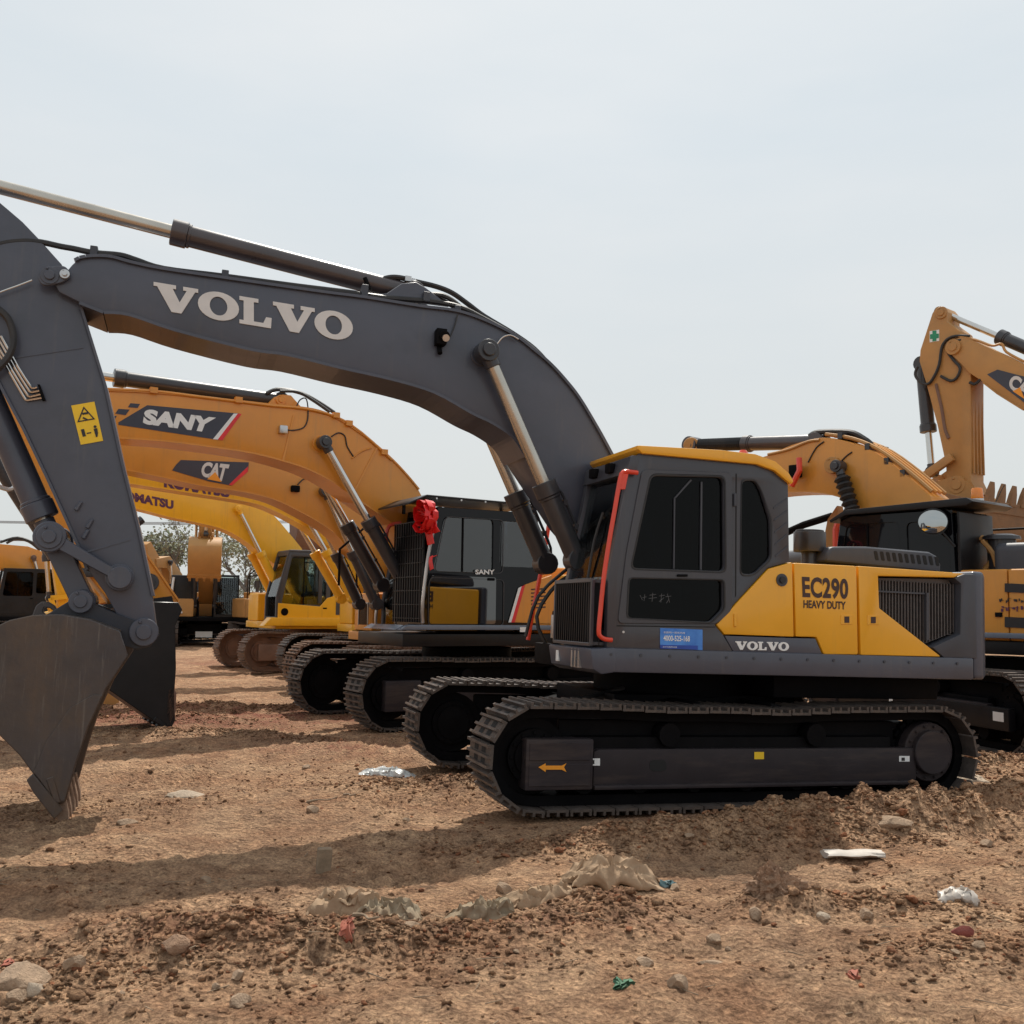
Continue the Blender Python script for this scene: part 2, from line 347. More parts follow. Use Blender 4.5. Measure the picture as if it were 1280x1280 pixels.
def undercarriage(root, a=1.95, Rt=0.475, gy=1.295, w=0.6, single=True, rot=0.0, shoe='shoe', frame='dark', frame_poly=None, sides=(1, -1), body=True, singles=None, off=(0, 0)):
    X = Matrix.Translation((off[0], off[1], 0)) @ Matrix.Rotation(rot, 4, 'Z'); pitch = .203
    if (w, shoe) not in SHM: SHM[(w, shoe)] = shoe_mesh(w, pitch, shoe)
    me = SHM[(w, shoe)]
    per = 4*a+2*math.pi*Rt; n = round(per/pitch); zc = Rt+.055
    def path(s):
        s %= per
        if s < 2*a:
            x = -a+s; return x, zc+Rt-.035*math.sin(math.pi*s/(2*a))**2*(1+.25*math.sin(s*5)), 0.0
        s -= 2*a
        if s < math.pi*Rt:
            t = s/Rt; return a+Rt*math.sin(t), zc+Rt*math.cos(t), t
        s -= math.pi*Rt
        if s < 2*a: return a-s, zc-Rt, math.pi
        t = (s-2*a)/Rt; return -a-Rt*math.sin(t), zc-Rt*math.cos(t), math.pi+t
    wid = wheel_mesh(Rt-.09, .16, frame, 24); spr = wheel_mesh(Rt-.10, .10, frame, 24, teeth=21); rol = wheel_mesh(.10, .38, frame, 12, hub=False)
    for s in sides:
        y0 = s*gy; belt = MB(); K = 72; vs = []
        for i in range(K):
            x, z, t = path(per*i/K); nx, nz = math.sin(t), math.cos(t)
            for yy in (-.13, .13):
                vs.append((x, y0+yy, z)); vs.append((x-nx*.085, y0+yy, z-nz*.085))
        fs = []
        for i in range(K):
            b0 = i*4; b1 = ((i+1) % K)*4
            fs += [(b0, b1, b1+2, b0+2), (b0+1, b0+3, b1+3, b1+1), (b0, b0+1, b1+1, b1), (b0+2, b1+2, b1+3, b0+3)]
        belt.add([X @ Vector(v) for v in vs], fs)
        bo = belt.build('track_chain', frame, root)
        one = MB(); mine = single if singles is None else singles.get(s, False)
        ev = [tuple(v.co) for v in me.vertices]; ef = [tuple(p.vertices) for p in me.polygons]
        for i in range(n):
            x, z, t = path(per*(i+.3)/n); mt = X @ Matrix.Translation((x, y0, z)) @ Matrix.Rotation(t+random.uniform(-.012, .012), 4, 'Y')
            if mine: place(me, 'track_shoe', bo, mt)
            else: one.add([mt @ Vector(v) for v in ev], ef)
        if not mine: one.build('track_shoes', shoe, bo, smooth=False, kind='stuff')
        for nm, mm, px in (('idler_wheel', wid, a), ('drive_sprocket', spr, -a)):
            place(mm, nm, root, X @ Matrix.Translation((px, y0, zc)))
        for i in range(7): place(rol, 'bottom_roller', root, X @ Matrix.Translation((-a*.78+i*a*1.56/6, y0, .055+.20)))
        for px in (-.7, .75): place(rol, 'carrier_roller', root, X @ Matrix.Translation((px, y0, zc+Rt-.22)))
        fb = MB(); lo, hi = zc-.19, zc+.16
        fb.box(-a+.42, a-.35, y0-.14, y0+.14, lo, hi); fb.box(-a+.3, a-.25, y0-.03, y0+.03, lo-.12, zc+Rt-.11)  # second, thin plate is added to stand in for the black shade inside the track
        fb.build('track_frame', frame, root, bevel=.02).data.transform(X)
        if frame_poly is None:
            g = MB(); g.box(-a+.30, a-.32, y0+s*.15, y0+s*.25, lo+.02, hi-.06); g.box(a-.42, a+.12, y0+s*.13, y0+s*.285, lo-.04, hi+.03)
            g.build('track_guard', 'frame' if frame == 'dark' else frame, root, bevel=.02).data.transform(X)
    if body:
        b = MB(); b.box(-.95, .95, -.75, .75, .50, .92)
        for sx in (1, -1):
            for sy in (1, -1): b.prism([(sx*.35, .50), (sx*1.15, .42), (sx*1.15, .72), (sx*.35, .90)], sy*.7, sy*gy)
        b.cyl((0, 0, .90), (0, 0, 1.10), .72, n=32)
        b.build('car_body', frame, root, bevel=.02).data.transform(X)
    return path
def cylinder(root, pin, base, r, rr, y, split, mat='cyl', rod='chrome', name='hydraulic_cylinder', eye=.085, hose=True):
    """pin = rod end, base = barrel end (local x,z), split = fraction from pin where the barrel starts"""
    a = Vector((pin[0], y, pin[1])); b = Vector((base[0], y, base[1])); s = a.lerp(b, split); d = (b-a).normalized()
    mb = MB(); mb.cyl(s, b-d*.06, r, n=20); mb.cyl(s-d*.01, s+d*.13, r*1.22, n=20); mb.cyl(s+d*.13, s+d*.16, r*1.12, n=20)
    mb.cyl(b-Vector((0, eye*1.1, 0)), b+Vector((0, eye*1.1, 0)), r*1.15, n=16)
    o = mb.build(name, mat, root, bevel=.006, seg=1)
    MB().cyl(a, s, rr, n=16).build('rod', rod, o)
    mb = MB(); mb.cyl(a-Vector((0, eye, 0)), a+Vector((0, eye, 0)), rr*1.7, n=18); mb.cyl(a+Vector((0, eye, 0)), a+Vector((0, eye+.03, 0)), rr*1.0, n=12); mb.cyl(a-d*.0, a+d*.16, rr*1.25, n=14)
    mb.build('rod_eye', mat, o, bevel=.005, seg=1)
    if hose:
        n = Vector((-d.z, 0, d.x)); n = n if n.z > 0 else -n
        p0 = s+d*.10+n*(r+.02); p1 = b-d*.12+n*(r+.025)
        mb = MB(); mb.tube([p0-d*.02-n*.03, p0+d*.05+n*.01, p0.lerp(p1, .5)+n*.008, p1, p1+d*.08-n*.06], .016, 6)
        for f in (.25, .7):
            q = p0.lerp(p1, f); mb.box(-.02, .02, -.03, .03, -.03, .022, Matrix.Translation(q))
        mb.build('oil_pipe', mat, o)
    return o
def pin_boss(root, m, y, c, r, th, parent=None, mt='cyl', name='pivot_pin'):
    b = MB(); b.cyl((c[0], y-.01, c[1]), (c[0], y+th, c[1]), r, n=22); b.cyl((c[0], y+th, c[1]), (c[0], y+th+.02, c[1]), r*.55, n=14)
    b.cyl((c[0]+r*.3, y+th, c[1]+r*.72), (c[0]+r*.3, y+th+.015, c[1]+r*.72), r*.14, n=8)
    return b.build(name, mt, parent or root, bevel=.006, seg=1)
def bucket(root, side, back, lip, ears, w, mt='bucket', ear_mt=None, teeth_len=.24, ty=None, yc=0.0, cutter=None, tw=1.0):
    """side polygon (x,z) of the end plates; back = index list of the curved shell; lip=(base point, direction)"""
    y0, y1 = yc-w/2, yc+w/2
    mb = MB()
    mb.prism(side, y1-.03, y1); mb.prism(side, y0, y0+.03)
    sh = [Vector(side[i]) for i in back]; c = sum((Vector(p) for p in side), Vector((0, 0)))/len(side)
    inn = [p+(c-p).normalized()*.035 for p in sh]; m = len(sh)
    vs = [(p.x, y, p.y) for y in (y0+.005, y1-.005) for p in sh+inn]
    fs = []
    for i in range(m-1):
        fs += [(i, i+1, 2*m+i+1, 2*m+i), (m+i+1, m+i, 3*m+i, 3*m+i+1)]
    fs += [(0, 2*m, 3*m, m), (m-1, 2*m-1, 4*m-1, 3*m-1)]
    for k in (0, 2*m): fs += [(k+i, k+i+1, k+m+i+1, k+m+i) for i in range(m-1)]
    mb.add(vs, fs)
    o = mb.build('bucket', mt, root, bevel=.008, seg=1)
    lp, ld = Vector(lip[0]), Vector(lip[1]).normalized(); nn = Vector((-ld.y, ld.x))
    lb = MB(); q = [lp-ld*.16-nn*.03, lp+ld*.05-nn*.025, lp+ld*.05+nn*.025, lp-ld*.16+nn*.03]
    lb.prism([tuple(p) for p in q], y0-.02, y1+.02); lb.build('cutting_edge', mt, o, bevel=.006, seg=1)
    tm = MB(); T = teeth_len
    tm.add([(-.02, -.06, -.055), (-.02, .06, -.055), (-.02, .06, .055), (-.02, -.06, .055), (T*.55, -.05, -.04), (T*.55, .05, -.04), (T*.55, .05, .04), (T*.55, -.05, .04), (T, -.042, -.010), (T, .042, -.010), (T, .042, .012), (T, -.042, .012)],
           [(0, 3, 2, 1), (0, 1, 5, 4), (1, 2, 6, 5), (2, 3, 7, 6), (3, 0, 4, 7), (4, 5, 9, 8), (5, 6, 10, 9), (6, 7, 11, 10), (7, 4, 8, 11), (8, 9, 10, 11)])
    t0 = tm.build('bucket_tooth', 'teeth' if mt == 'bucket' else mt, o, bevel=.006, seg=1); me = t0.data; bpy.data.objects.remove(t0)
    for i in range(5):
        y = y0+.08+(w-.16)*i/4; p = lp+ld*.02
        mtx = Matrix(((ld.x, 0, nn.x, p.x), (0, tw, 0, y), (ld.y, 0, nn.y, p.y), (0, 0, 0, 1)))
        place(me, 'bucket_tooth', o, mtx)
    if cutter:
        cb = MB(); cb.prism(cutter, y1+.001, y1+.03); cb.prism(cutter, y0-.03, y0-.001); cb.build('side_cutter', mt, o, bevel=.005, seg=1)
    if ears:
        eb = MB()
        for yy in (-.26, .20): eb.prism(ears, yc+yy, yc+yy+.06)
        eb.build('bucket_ear', ear_mt or mt, o, bevel=.006, seg=1)
    return o
def hose(parent, pts, r=.018, m='rubber', name='hydraulic_hose', n=7):
    return MB().tube(pts, r, n, 4).build(name, m, parent)
def plate_boom(root, poly, y0, y1, m, name='boom', lip=.02, bev=.012):
    b = MB(); b.prism(poly, y0, y1); return b.build(name, m, root, bevel=bev)
def seat(root, x, y, z, parent=None):
    b = MB(); b.box(x-.25, x+.25, y-.25, y+.25, z, z+.14); b.prism([(x-.30, z+.12), (x-.18, z+.12), (x-.30, z+.78), (x-.42, z+.76)], y-.23, y+.23)
    b.prism([(x-.36, z+.80), (x-.29, z+.80), (x-.33, z+1.0), (x-.41, z+1.0)], y-.13, y+.13)
    for s in (-1, 1): b.box(x-.2, x+.28, y+s*.31-.04, y+s*.31+.04, z+.28, z+.36); b.cyl((x+.25, y+s*.31, z+.36), (x+.27, y+s*.31, z+.52), .022, n=8)
    b.box(x-.2, x+.2, y-.2, y+.2, z-.35, z)
    return b.build('operator_seat', 'seat', parent or root, bevel=.03)
def generic_cab(root, x0, x1, y0, y1, z0, z1, slant, body, gl, roofm=None, name='cab', lower=0.42, split=.60, front_gl='gfront', door_m=None):
    """operator cab: side plates with window holes, glass panes, roof, front frame, rear plate"""
    dpm = door_m or body
    H = z1-z0; xt = x1-slant
    outer = rounded([(x0, z0), (x1, z0), (x1, z0+H*.35), (xt, z1), (x0+.06, z1)], .07)
    xs = x0+(x1-x0)*(1-split)
    door = rounded([(xs+.07, z0+H*lower), (x1-.09, z0+H*lower), (xt-.07+.02, z1-.13), (xs+.07, z1-.13)], .09)
    rear = rounded([(x0+.09, z0+H*(lower+.06)), (xs-.05, z0+H*(lower+.06)), (xs-.05, z1-.15), (x0+.13, z1-.15)], .08)
    b = MB()
    for ya, yb in ((y1-.05, y1), (y0, y0+.05)): b.prism(outer, ya, yb, [door, rear])
    b.box(x0, x1, y0, y1, z0-.02, z0+.04)
    b.box(x0+.05, xt+.01, y0+.002, y1-.002, z1-.05, z1-.004)
    for yy in (y0, y1-.07): b.prism([(x1-.02, z0), (x1+.05, z0), (x1+.05, z0+H*.35), (xt+.05, z1), (xt-.02, z1), (x1-.02, z0+H*.35)], yy+.001, yy+.069)
    b.prism([(x1-.02, z0), (x1+.04, z0), (x1+.04, z0+.12), (x1-.02, z0+.12)], y0+.07, y1-.07)
    b.prism([(xt+.0, z1-.10), (xt+.07, z1-.10), (xt+.05, z1-.006), (xt-.02, z1-.006)], y0+.07, y1-.07)
    b.box(x0+.002, x0+.05, y0+.05, y1-.05, z0, z0+H*.5)
    cab = b.build(name, body, root, bevel=.008, seg=1)
    for ya in (y1-.035, y0+.02):
        for h, nm in ((door, 'door_window'), (rear, 'side_window')): MB().prism(grow(h, .015), ya, ya+.012).build(nm, gl, cab, smooth=False)
    MB().prism([(x1+.01, z0+.12), (x1+.022, z0+.12), (x1+.022, z0+H*.35), (xt+.022, z1-.1), (xt+.01, z1-.1), (x1+.01, z0+H*.35)], y0+.07, y1-.07).build('windscreen', front_gl, cab, smooth=False)
    MB().box(x0+.02, x0+.03, y0+.05, y1-.05, z0+H*.5, z1-.08).build('rear_window', gl, cab, smooth=False)
    if roofm:
        MB().prism([(x0-.02, z1-.005), (xt+.05, z1-.005), (xt+.02, z1+.05), (x0+.05, z1+.06)], y0-.01, y1+.01).build('roof', roofm, cab, bevel=.02)
    d = MB(); d.prism(rounded([(xs+.01, z0+.08), (x1-.04, z0+.08), (x1-.04, z0+H*.36), (x1-.06, z0+H*(lower-.03)), (xs+.01, z0+H*(lower-.03))], .05), y1, y1+.012)
    d.build('door_panel', dpm, cab, bevel=.005, seg=1)
    MB().box(xs+.05, xs+.16, y1+.012, y1+.035, z0+H*lower-.11, z0+H*lower-.07).build('door_handle', 'dark', cab, bevel=.006, seg=1)
    MB().box(xs+(x1-xs)*.5-.01, xs+(x1-xs)*.5+.01, y1-.03, y1-.005, z0+H*lower, z1-.13).build('window_divider', 'dark', cab)
    seat(root, x0+.75, (y0+y1)/2, z0+.45, cab)
    return cab
def upper(root, side, dark, xf=1.7, xr=-3.1, zb=1.05, zt=2.05, cabx=(-.45, 1.55), strip=None, cw=None, n_panel=3, toolbox=True):
    """slewing deck, side boxes, hood, counterweight"""
    b = MB(); b.box(xr+.9, xf if toolbox else .45, -1.40, -.30, zb, zb+.18); b.box(xr+.9, xf, -.301, 1.40, zb, zb+.18); b.build('slewing_deck', strip or dark, root, bevel=.02)
    c0 = cabx[0]
    b = MB(); xs = [c0-.03-(c0-.03-(xr+.62))*i/n_panel for i in range(n_panel+1)]
    for i in range(n_panel):
        b = MB(); b.box(xs[i+1]+.006, xs[i]-.006, .35, 1.42, zb+.185, zt); o = b.build('side_door', side, root, bevel=.035, seg=3)
        if i == n_panel-1:
            g = MB()
            for k in range(6): g.box(xs[i+1]+.15, xs[i]-.15, 1.42, 1.432, zb+.36+k*.085, zb+.40+k*.085)
            g.build('louvre', 'ink', o)
        MB().box(xs[i+1]+.08, xs[i+1]+.17, 1.42, 1.44, zb+.50, zb+.56).build('latch', 'dark', o)
    b = MB(); b.box(xr+.62, c0-.03, -1.42, .345, zb+.185, zt-.02); b.box(xr+.9, c0-.35, -1.0, .30, zt-.02, zt+.26); b.build('engine_hood', side, root, bevel=.05, seg=3)
    b = MB(); P = [(1.38, xr+.60), (-1.38, xr+.60)]
    arc = [(1.38*math.cos(t), xr+.32-.32*math.sin(t)) for t in [math.pi*i/16 for i in range(17)]]
    poly = [(x, y) for y, x in P[::-1]] + [(xr+.60-(.60)*min(1, (1-(abs(y)/1.40)**3)*1.0)-.02, y) for y in [1.40*math.cos(math.pi*i/20) for i in range(21)]]
    vs = []; n = len(poly)
    for z in (zb+.02, zt+.04): vs += [(x, y, z) for x, y in poly]
    b.add(vs, [tuple(range(n)), tuple(range(2*n-1, n-1, -1))]+[(i, (i+1) % n, n+(i+1) % n, n+i) for i in range(n)])
    b.build('counterweight', cw or dark, root, bevel=.05, seg=3)
    b = MB(); b.cyl((-1.5, -.6, zt+.2), (-1.5, -.6, zt+.62), .075, n=14); b.cyl((-1.5, -.6, zt+.45), (-1.5, -.6, zt+.75), .13, n=16); b.build('exhaust_stack', 'cyl', root)
    b = MB()
    if toolbox: b.box(.55, xf-.05, -1.40, -.45, zb+.185, zb+.95)
    b.box(-.45, .50, -1.40, -.45, zb+.185, zt-.04); b.build('tool_box', side, root, bevel=.04, seg=3)
    b = MB()
    for yy in (-1.33,): b.tube([(xf-.05, yy, zb+.9), (xf-.05, yy, zb+1.5), (xf-.5, yy, zb+1.9), (-.35, yy, zb+1.9), (-.4, yy, zt-.05)], .022, 7, 1)
    b.build('handrail', 'dark', root)
    b = MB()
    for yy in (-.36, .28): b.prism([(-.5, zb+.18), (.75, zb+.18), (.55, zb+.95), (.15, zb+1.05), (-.25, zb+.6)], yy, yy+.08)
    b.build('boom_bracket', dark, root, bevel=.02)
# ------------------------------------------------------------------ grey and yellow excavator in front
def build_front():
    E = Mach((1.604, 10.483, 0), R(198), .026)
    root = thing('excavator', 'nearest excavator, dark grey boom with big white lettering, grey and yellow body', 'excavator', E.loc, E.rot, 'excavators parked in the left row')
    Y = 1.42
    undercarriage(root, a=1.95, Rt=.40, gy=1.295, w=.6, single=True, frame='dark', frame_poly=True)
    # near track frame
    b = MB(); b.prism([(-1.76, .23), (1.45, .21), (1.45, .50), (1.40, .52), (-1.74, .52), (-1.76, .50)], 1.38, 1.50); b.box(-1.75, 1.45, 1.36, 1.535, .195, .232)
    fr = b.build('side_frame', 'frame', root, bevel=.012)
    b = MB(); b.box(1.47, 2.06, 1.34, 1.545, .20, .61); b.build('track_tensioner_cover', 'frame', root, bevel=.02)
    b = MB(); b.box(1.50, 2.03, 1.545, 1.552, .44, .58); b.box(1.50, 2.03, 1.545, 1.552, .235, .41); b.build('cover_panel', 'frame', root, bevel=.003, seg=1)
    q = lambda y, *p: E.xz(y, *p)
    A = q(1.556, (673, 959), (682, 954), (682, 957), (702, 957), (708, 954), (705, 959), (708, 965), (702, 962), (682, 962), (682, 965))
    decal('arrow_mark', A, 1.555, 'orangep', root)
    for quad, c in (([(736, 948), (750, 948), (750, 957), (736, 957)], 'bright'), ([(1124, 945), (1137, 945), (1137, 952), (1124, 952)], 'bright'), ([(943, 940), (955, 940), (955, 949), (943, 949)], 'yelp')):
        decal('sticker', q(1.503, *quad), 1.50, c, fr)
    for u0, u1 in ((738, 743), (1127, 1131)): decal('print_block', q(1.505, (u0, 950 if u0 < 900 else 947), (u1, 950 if u0 < 900 else 947), (u1, 955 if u0 < 900 else 951), (u0, 955 if u0 < 900 else 951)), 1.504, 'ink', fr)
    decal('hole_cover', rounded(q(1.503, (812, 950), (833, 950), (833, 964), (812, 964)), .05), 1.501, 'slot', fr)
    # far side frame
    b = MB(); b.box(-1.76, 1.45, -1.50, -1.38, .21, .52); b.box(1.47, 2.06, -1.54, -1.3, .20, .61); b.build('side_frame', 'frame', root, bevel=.012)
    b = MB(); b.cyl((-1.93, 1.36, .48), (-1.93, 1.47, .48), .27, n=28); b.cyl((-1.93, 1.47, .48), (-1.93, 1.53, .48), .20, n=28)
    for i in range(14): b.cyl((-1.93+.235*math.cos(i*.4488), 1.47, .48+.235*math.sin(i*.4488)), (-1.93+.235*math.cos(i*.4488), 1.49, .48+.235*math.sin(i*.4488)), .016, n=6)
    b.build('final_drive', 'frame', root, bevel=.008, seg=1)
    hose(root, [(1.9, .6, .80), (1.2, .55, .86), (.7, .4, .95)], .02)
    # deck, skirt, bumper
    b = MB(); b.box(-2.45, .62, -1.38, -.36, 1.14, 1.30); b.box(-2.45, 1.30, -.361, 1.28, 1.14, 1.30); b.cyl((0, 0, .90), (0, 0, 1.15), .78, n=36); b.build('slewing_deck', 'dark', root, bevel=.01)
    b = MB(); b.prism([(1.38, 1.355), (1.36, 1.17), (1.32, 1.15), (-2.47, 1.15), (-2.47, 1.355)], 1.29, 1.45); b.build('side_skirt', 'grey', root, bevel=.02)
    b = MB(); b.prism([(1.25, 1.36), (1.49, 1.345), (1.46, 1.17), (1.38, 1.13), (1.25, 1.15)], .42, 1.455); b.build('front_bumper', 'grey', root, bevel=.025)
    b = MB(); b.box(-.49, .72, -1.40, -.45, 1.31, 2.08); b.build('tool_box', 'yellow', root, bevel=.04)
    b = MB(); b.box(1.25, 1.36, -.32, .41, 1.14, 1.34); b.build('front_cross_plate', 'dark', root, bevel=.01)
    b = MB(); b.box(1.36, 1.42, .30, .43, 1.34, 1.66); b.build('head_lamp', 'dark', root, bevel=.02); MB().box(1.42, 1.432, .32, .41, 1.40, 1.62).build('lamp_lens', 'silver', root, bevel=.01)
    MB().box(1.452, 1.485, .62, .68, 1.20, 1.30).build('reflector', 'bright', root, bevel=.004, seg=1)
    for k in range(3): MB().box(1.452, 1.485, 1.0+k*.08, 1.03+k*.08, 1.17, 1.33).build('step_tread', 'silver', root)
    b = MB()
    for i in range(14): x_ = 1.30-i*.275; b.cyl((x_, 1.45, 1.30), (x_, 1.458, 1.30), .013, n=8)
    b.build('skirt_bolt', 'grey2', root)
    MB().box(-2.35, -.5, -1.1, 1.1, .93, 1.145).build('belly_plate', 'dark', root, bevel=.02)
    # side panels
    yl = q(Y, (895, 781), (960, 711), (988, 703), (989.5, 703), (991.5, 796), (905, 793))
    MB().prism(yl, .40, Y+.012).build('side_door', 'yellow', root, bevel=.02)
    p2 = q(Y, (991.5, 703.5), (1070, 707.5), (1072, 818.5), (1029, 818), (1020, 796.5), (994, 796))
    MB().prism(p2, .40, Y+.012).build('side_door', 'yellow', root, bevel=.02)
    g0 = q(Y, (1097, 721), (1194, 724), (1204, 730), (1206, 793), (1164, 809), (1099, 760))
    p3 = q(Y, (1072, 707.5), (1190, 715.5), (1197, 720), (1192, 722), (1097, 720), (1098.5, 760), (1176, 821), (1075, 818.7))
    MB().prism(p3, 1.30, Y+.012).build('side_door', 'yellow', root, bevel=.015)
    p4 = q(Y, (905.5, 794.5), (991.5, 797.5), (1019, 798), (1027.5, 818), (917, 815.5))
    MB().prism(p4, .5, Y+.004).build('lower_band', 'grey', root, bevel=.008)
    # radiator grille recess
    g = q(Y, (1099, 722), (1161, 723), (1193, 724), (1198, 733), (1199, 791), (1161, 806), (1100, 758))
    MB().prism(g, 1.20, 1.335).build('grille_backing', 'mesh', root)
    gm = MB()
    xs0, xs1 = g[0][0], g[4][0]
    n = 26
    lo = [Vector(p) for p in (g[6], g[5], g[4])]; 
    def zlow(x):
        pts = [g[6], g[5], g[4]]
        for i in range(2):
            if pts[i+1][0] <= x <= pts[i][0]:
                t = (x-pts[i][0])/(pts[i+1][0]-pts[i][0]); return pts[i][1]*(1-t)+pts[i+1][1]*t
        return pts[0][1]
    for i in range(n):
        x = xs0+(xs1-xs0)*(i+.5)/n; gm.box(x-.006, x+.006, 1.345, 1.365, zlow(x)+.01, g[0][1]-.02)
    for k in range(22):
        z = g[0][1]-.03-k*.025
        xe = xs1
        xa = xs0
        if z < g[6][1]: xa = xs0+(g[5][0]-xs0)*(g[6][1]-z)/max(.01, g[6][1]-g[5][1])
        if xa > xe+.05 and z > zlow(xe)-.02: gm.box(xe, xa, 1.337, 1.344, z-.004, z+.004)
    gm.build('grille_mesh', 'mesh', root, kind='stuff')
    b = MB(); a = q(Y, (1160, 741), (1163, 741), (1163, 800), (1160, 801)); b.prism(a, 1.366, 1.40); a = q(Y, (1100, 738), (1160, 741), (1160, 743), (1100, 740)); b.prism(a, 1.366, 1.385)
    b.build('grille_frame', 'grey2', root)
    # dark rear panel with cut for the grille
    outer = q(Y, (1192, 723), (1197, 720), (1205, 717.5), (1217, 718), (1220, 823), (1179, 822), (1164, 809), (1199, 793), (1200, 730))
    MB().prism(outer, .4, Y+.016).build('rear_side_panel', 'grey2', root, bevel=.012)
    b = MB(); b.box(-2.45, -.50, -1.42, .395, 1.31, 2.14); b.build('engine_bay', 'yellow', root, bevel=.05, seg=3)
    b = MB(); b.box(-2.44, -1.2, .40, 1.19, 1.31, 2.13); b.build('radiator_bay', 'dark', root, bevel=.02)
    MB().box(-1.20, -2.40, .40, 1.41, 2.132, 2.162).build('top_panel', 'yellow', root, bevel=.012)
    # counterweight
    b = MB(); poly = [(-2.49, 1.43), (-2.62, 1.42)]
    for i in range(1, 12):
        t = -1+2*i/12; poly.append((-3.05+.33*abs(t)**3.2, -t*1.40))
    poly += [(-2.62, -1.42), (-2.49, -1.43)]
    n = len(poly); b.add([(x, y, z) for z in (1.15, 2.19) for x, y in poly], [tuple(range(n)), tuple(range(2*n-1, n-1, -1))]+[(i, (i+1) % n, n+(i+1) % n, n+i) for i in range(n)])
    b.build('counterweight', 'grey', root, bevel=.05, seg=4)
    # hood cover with louvre slots
    hy = .55
    hp = q(hy, (1032, 702), (1034, 690), (1040, 683), (1085, 683), (1162, 689.5), (1173, 695), (1177, 706), (1177, 716))
    b = MB(); b.prism(hp, -.75, hy); b.build('engine_cover', 'grey2', root, bevel=.05, seg=3)
    sl = MB()
    for k in range(11):
        u = 1092+k*7.6; vv = 688.5+k*.7
        a = q(hy, (u, vv), (u+4.2, vv+.4), (u+6.4, vv+12), (u+2.4, vv+11.5)); sl.prism(rounded(a, .012, 2), hy-.02, hy+.004)
    sl.build('louvre_slot', 'slot', root)
    # exhaust
    x0 = q(.3, (995, 664), (1029, 664), (1012, 690), (1012, 705), (1003, 690), (1021, 690))
    cx = (x0[0][0]+x0[1][0])/2; b = MB(); b.cyl((cx, .3, x0[2][1]), (cx, .3, x0[0][1]), abs(x0[0][0]-x0[1][0])/2, n=28); b.cyl((cx, .3, x0[0][1]), (cx, .3, x0[0][1]+.02), abs(x0[0][0]-x0[1][0])/2-.02, n=28)
    b.cyl((cx, .3, 2.0), (cx, .3, x0[2][1]), abs(x0[4][0]-x0[5][0])/2, n=22); b.build('air_precleaner', 'cyl', root, bevel=.008)
    b = MB(); b.cyl((cx-.15, .3, 2.24), (cx-.42, .3, 2.28), .075, n=18); b.cyl((cx-.22, .3, 2.25), (cx-.25, .3, 2.255), .09, n=18); b.build('intake_pipe', 'cyl', root)
    # latches, plug, seams
    for u, v in ((1057, 774.5), (1090, 775)):
        a = q(Y, (u-7, v-6), (u+7, v-6), (u+7, v+6), (u-7, v+6)); o = MB().prism(a, Y+.002, Y+.018).build('latch', 'yellow', root, bevel=.003, seg=1)
        a = q(Y, (u-3, v-4), (u+3, v-4), (u+3, v+4), (u-3, v+4)); MB().prism(a, Y+.018, Y+.021).build('latch_grip', 'brownink', o)
    c = q(Y, (976, 725))[0]; b = MB(); b.cyl((c[0], Y+.01, c[1]), (c[0], Y+.022, c[1]), .057, n=22); o = b.build('filler_recess', 'grey2', root); MB().cyl((c[0], Y+.022, c[1]), (c[0], Y+.04, c[1]), .03, n=14).build('filler_cap', 'ink', o)
    # ---- prints on the body
    yb = Y+.012
    plane_text('lettering', 'EC290', q(yb, (1002, 720.5), (1060, 723.5), (1060, 749.5), (1003, 747)), yb, 'brownink', root, .035, 1.05)
    plane_text('lettering', 'HEAVY DUTY', q(yb, (1004, 750), (1057, 752), (1057, 762), (1004, 760)), yb, 'brownink', root, .03)
    slab_volvo('lettering', q(Y+.004, (919, 801.5), (986, 803), (986, 813.5), (919, 812)), Y+.004, 'bright', root, .006)
    x0_, x1_, z0_, z1_ = -.62, -1.32, 1.86, 2.06
    plane_text('lettering', 'EC290', [(x1_, z1_), (x0_, z1_), (x0_, z0_), (x1_, z0_)], -1.422, 'brownink', root, .035, 1.05, sgn=-1)
    plane_text('lettering', 'HEAVY DUTY', [(x1_, 1.82), (x0_, 1.82), (x0_, 1.74), (x1_, 1.74)], -1.422, 'brownink', root, .03, sgn=-1)
    # ---- cab
    CO = q(Y, (800, 566.5), (771, 722), (769, 812), (916.5, 815.5), (904, 794), (893.5, 781.5), (959.5, 710), (986.5, 702), (985, 607), (981, 596), (966, 584), (946, 578))
    DW = rounded(q(Y, (814, 595), (904, 597), (905, 714), (789, 710)), .06)
    LW = rounded(q(Y, (787, 723), (903, 725.5), (903.5, 761), (887, 777.5), (784.5, 772)), .04)
    QW = rounded(q(Y, (927.5, 601), (944, 601), (951, 613), (962.5, 650), (963.5, 697), (942, 717.5), (926, 717.5)), .05)
    b = MB(); b.prism(CO, Y-.06, Y, [DW, LW, QW]); b.prism([(x, z) for x, z in CO], .40, .46, [DW, QW])
    b.box(-.45, -.40, .46, Y-.06, 1.33, 2.0); b.box(-.46, -.38, .46, .56, 2.0, 2.9); b.box(-.46, -.38, Y-.16, Y-.06, 2.0, 2.9)
    b.box(-.42, 1.24, .46, Y-.06, 1.33, 1.37); b.box(-.40, 1.0, .462, Y-.062, 2.93, 2.985)
    XT, XB = 1.085, 1.275
    for y0 in (.40, Y-.075): b.prism([(XB+.05, 1.33), (XB-.03, 1.33), (XB-.03, 1.96), (XT-.03, 3.02), (XT+.05, 3.02), (XB+.055, 1.96)], y0, y0+.075)
    b.prism([(XT-.03, 3.03), (XT+.065, 3.01), (XT+.095, 2.86), (XT+.01, 2.86)], .40, Y+.002)
    b.box(XB-.02, XB+.05, .47, Y-.08, 1.33, 1.50)
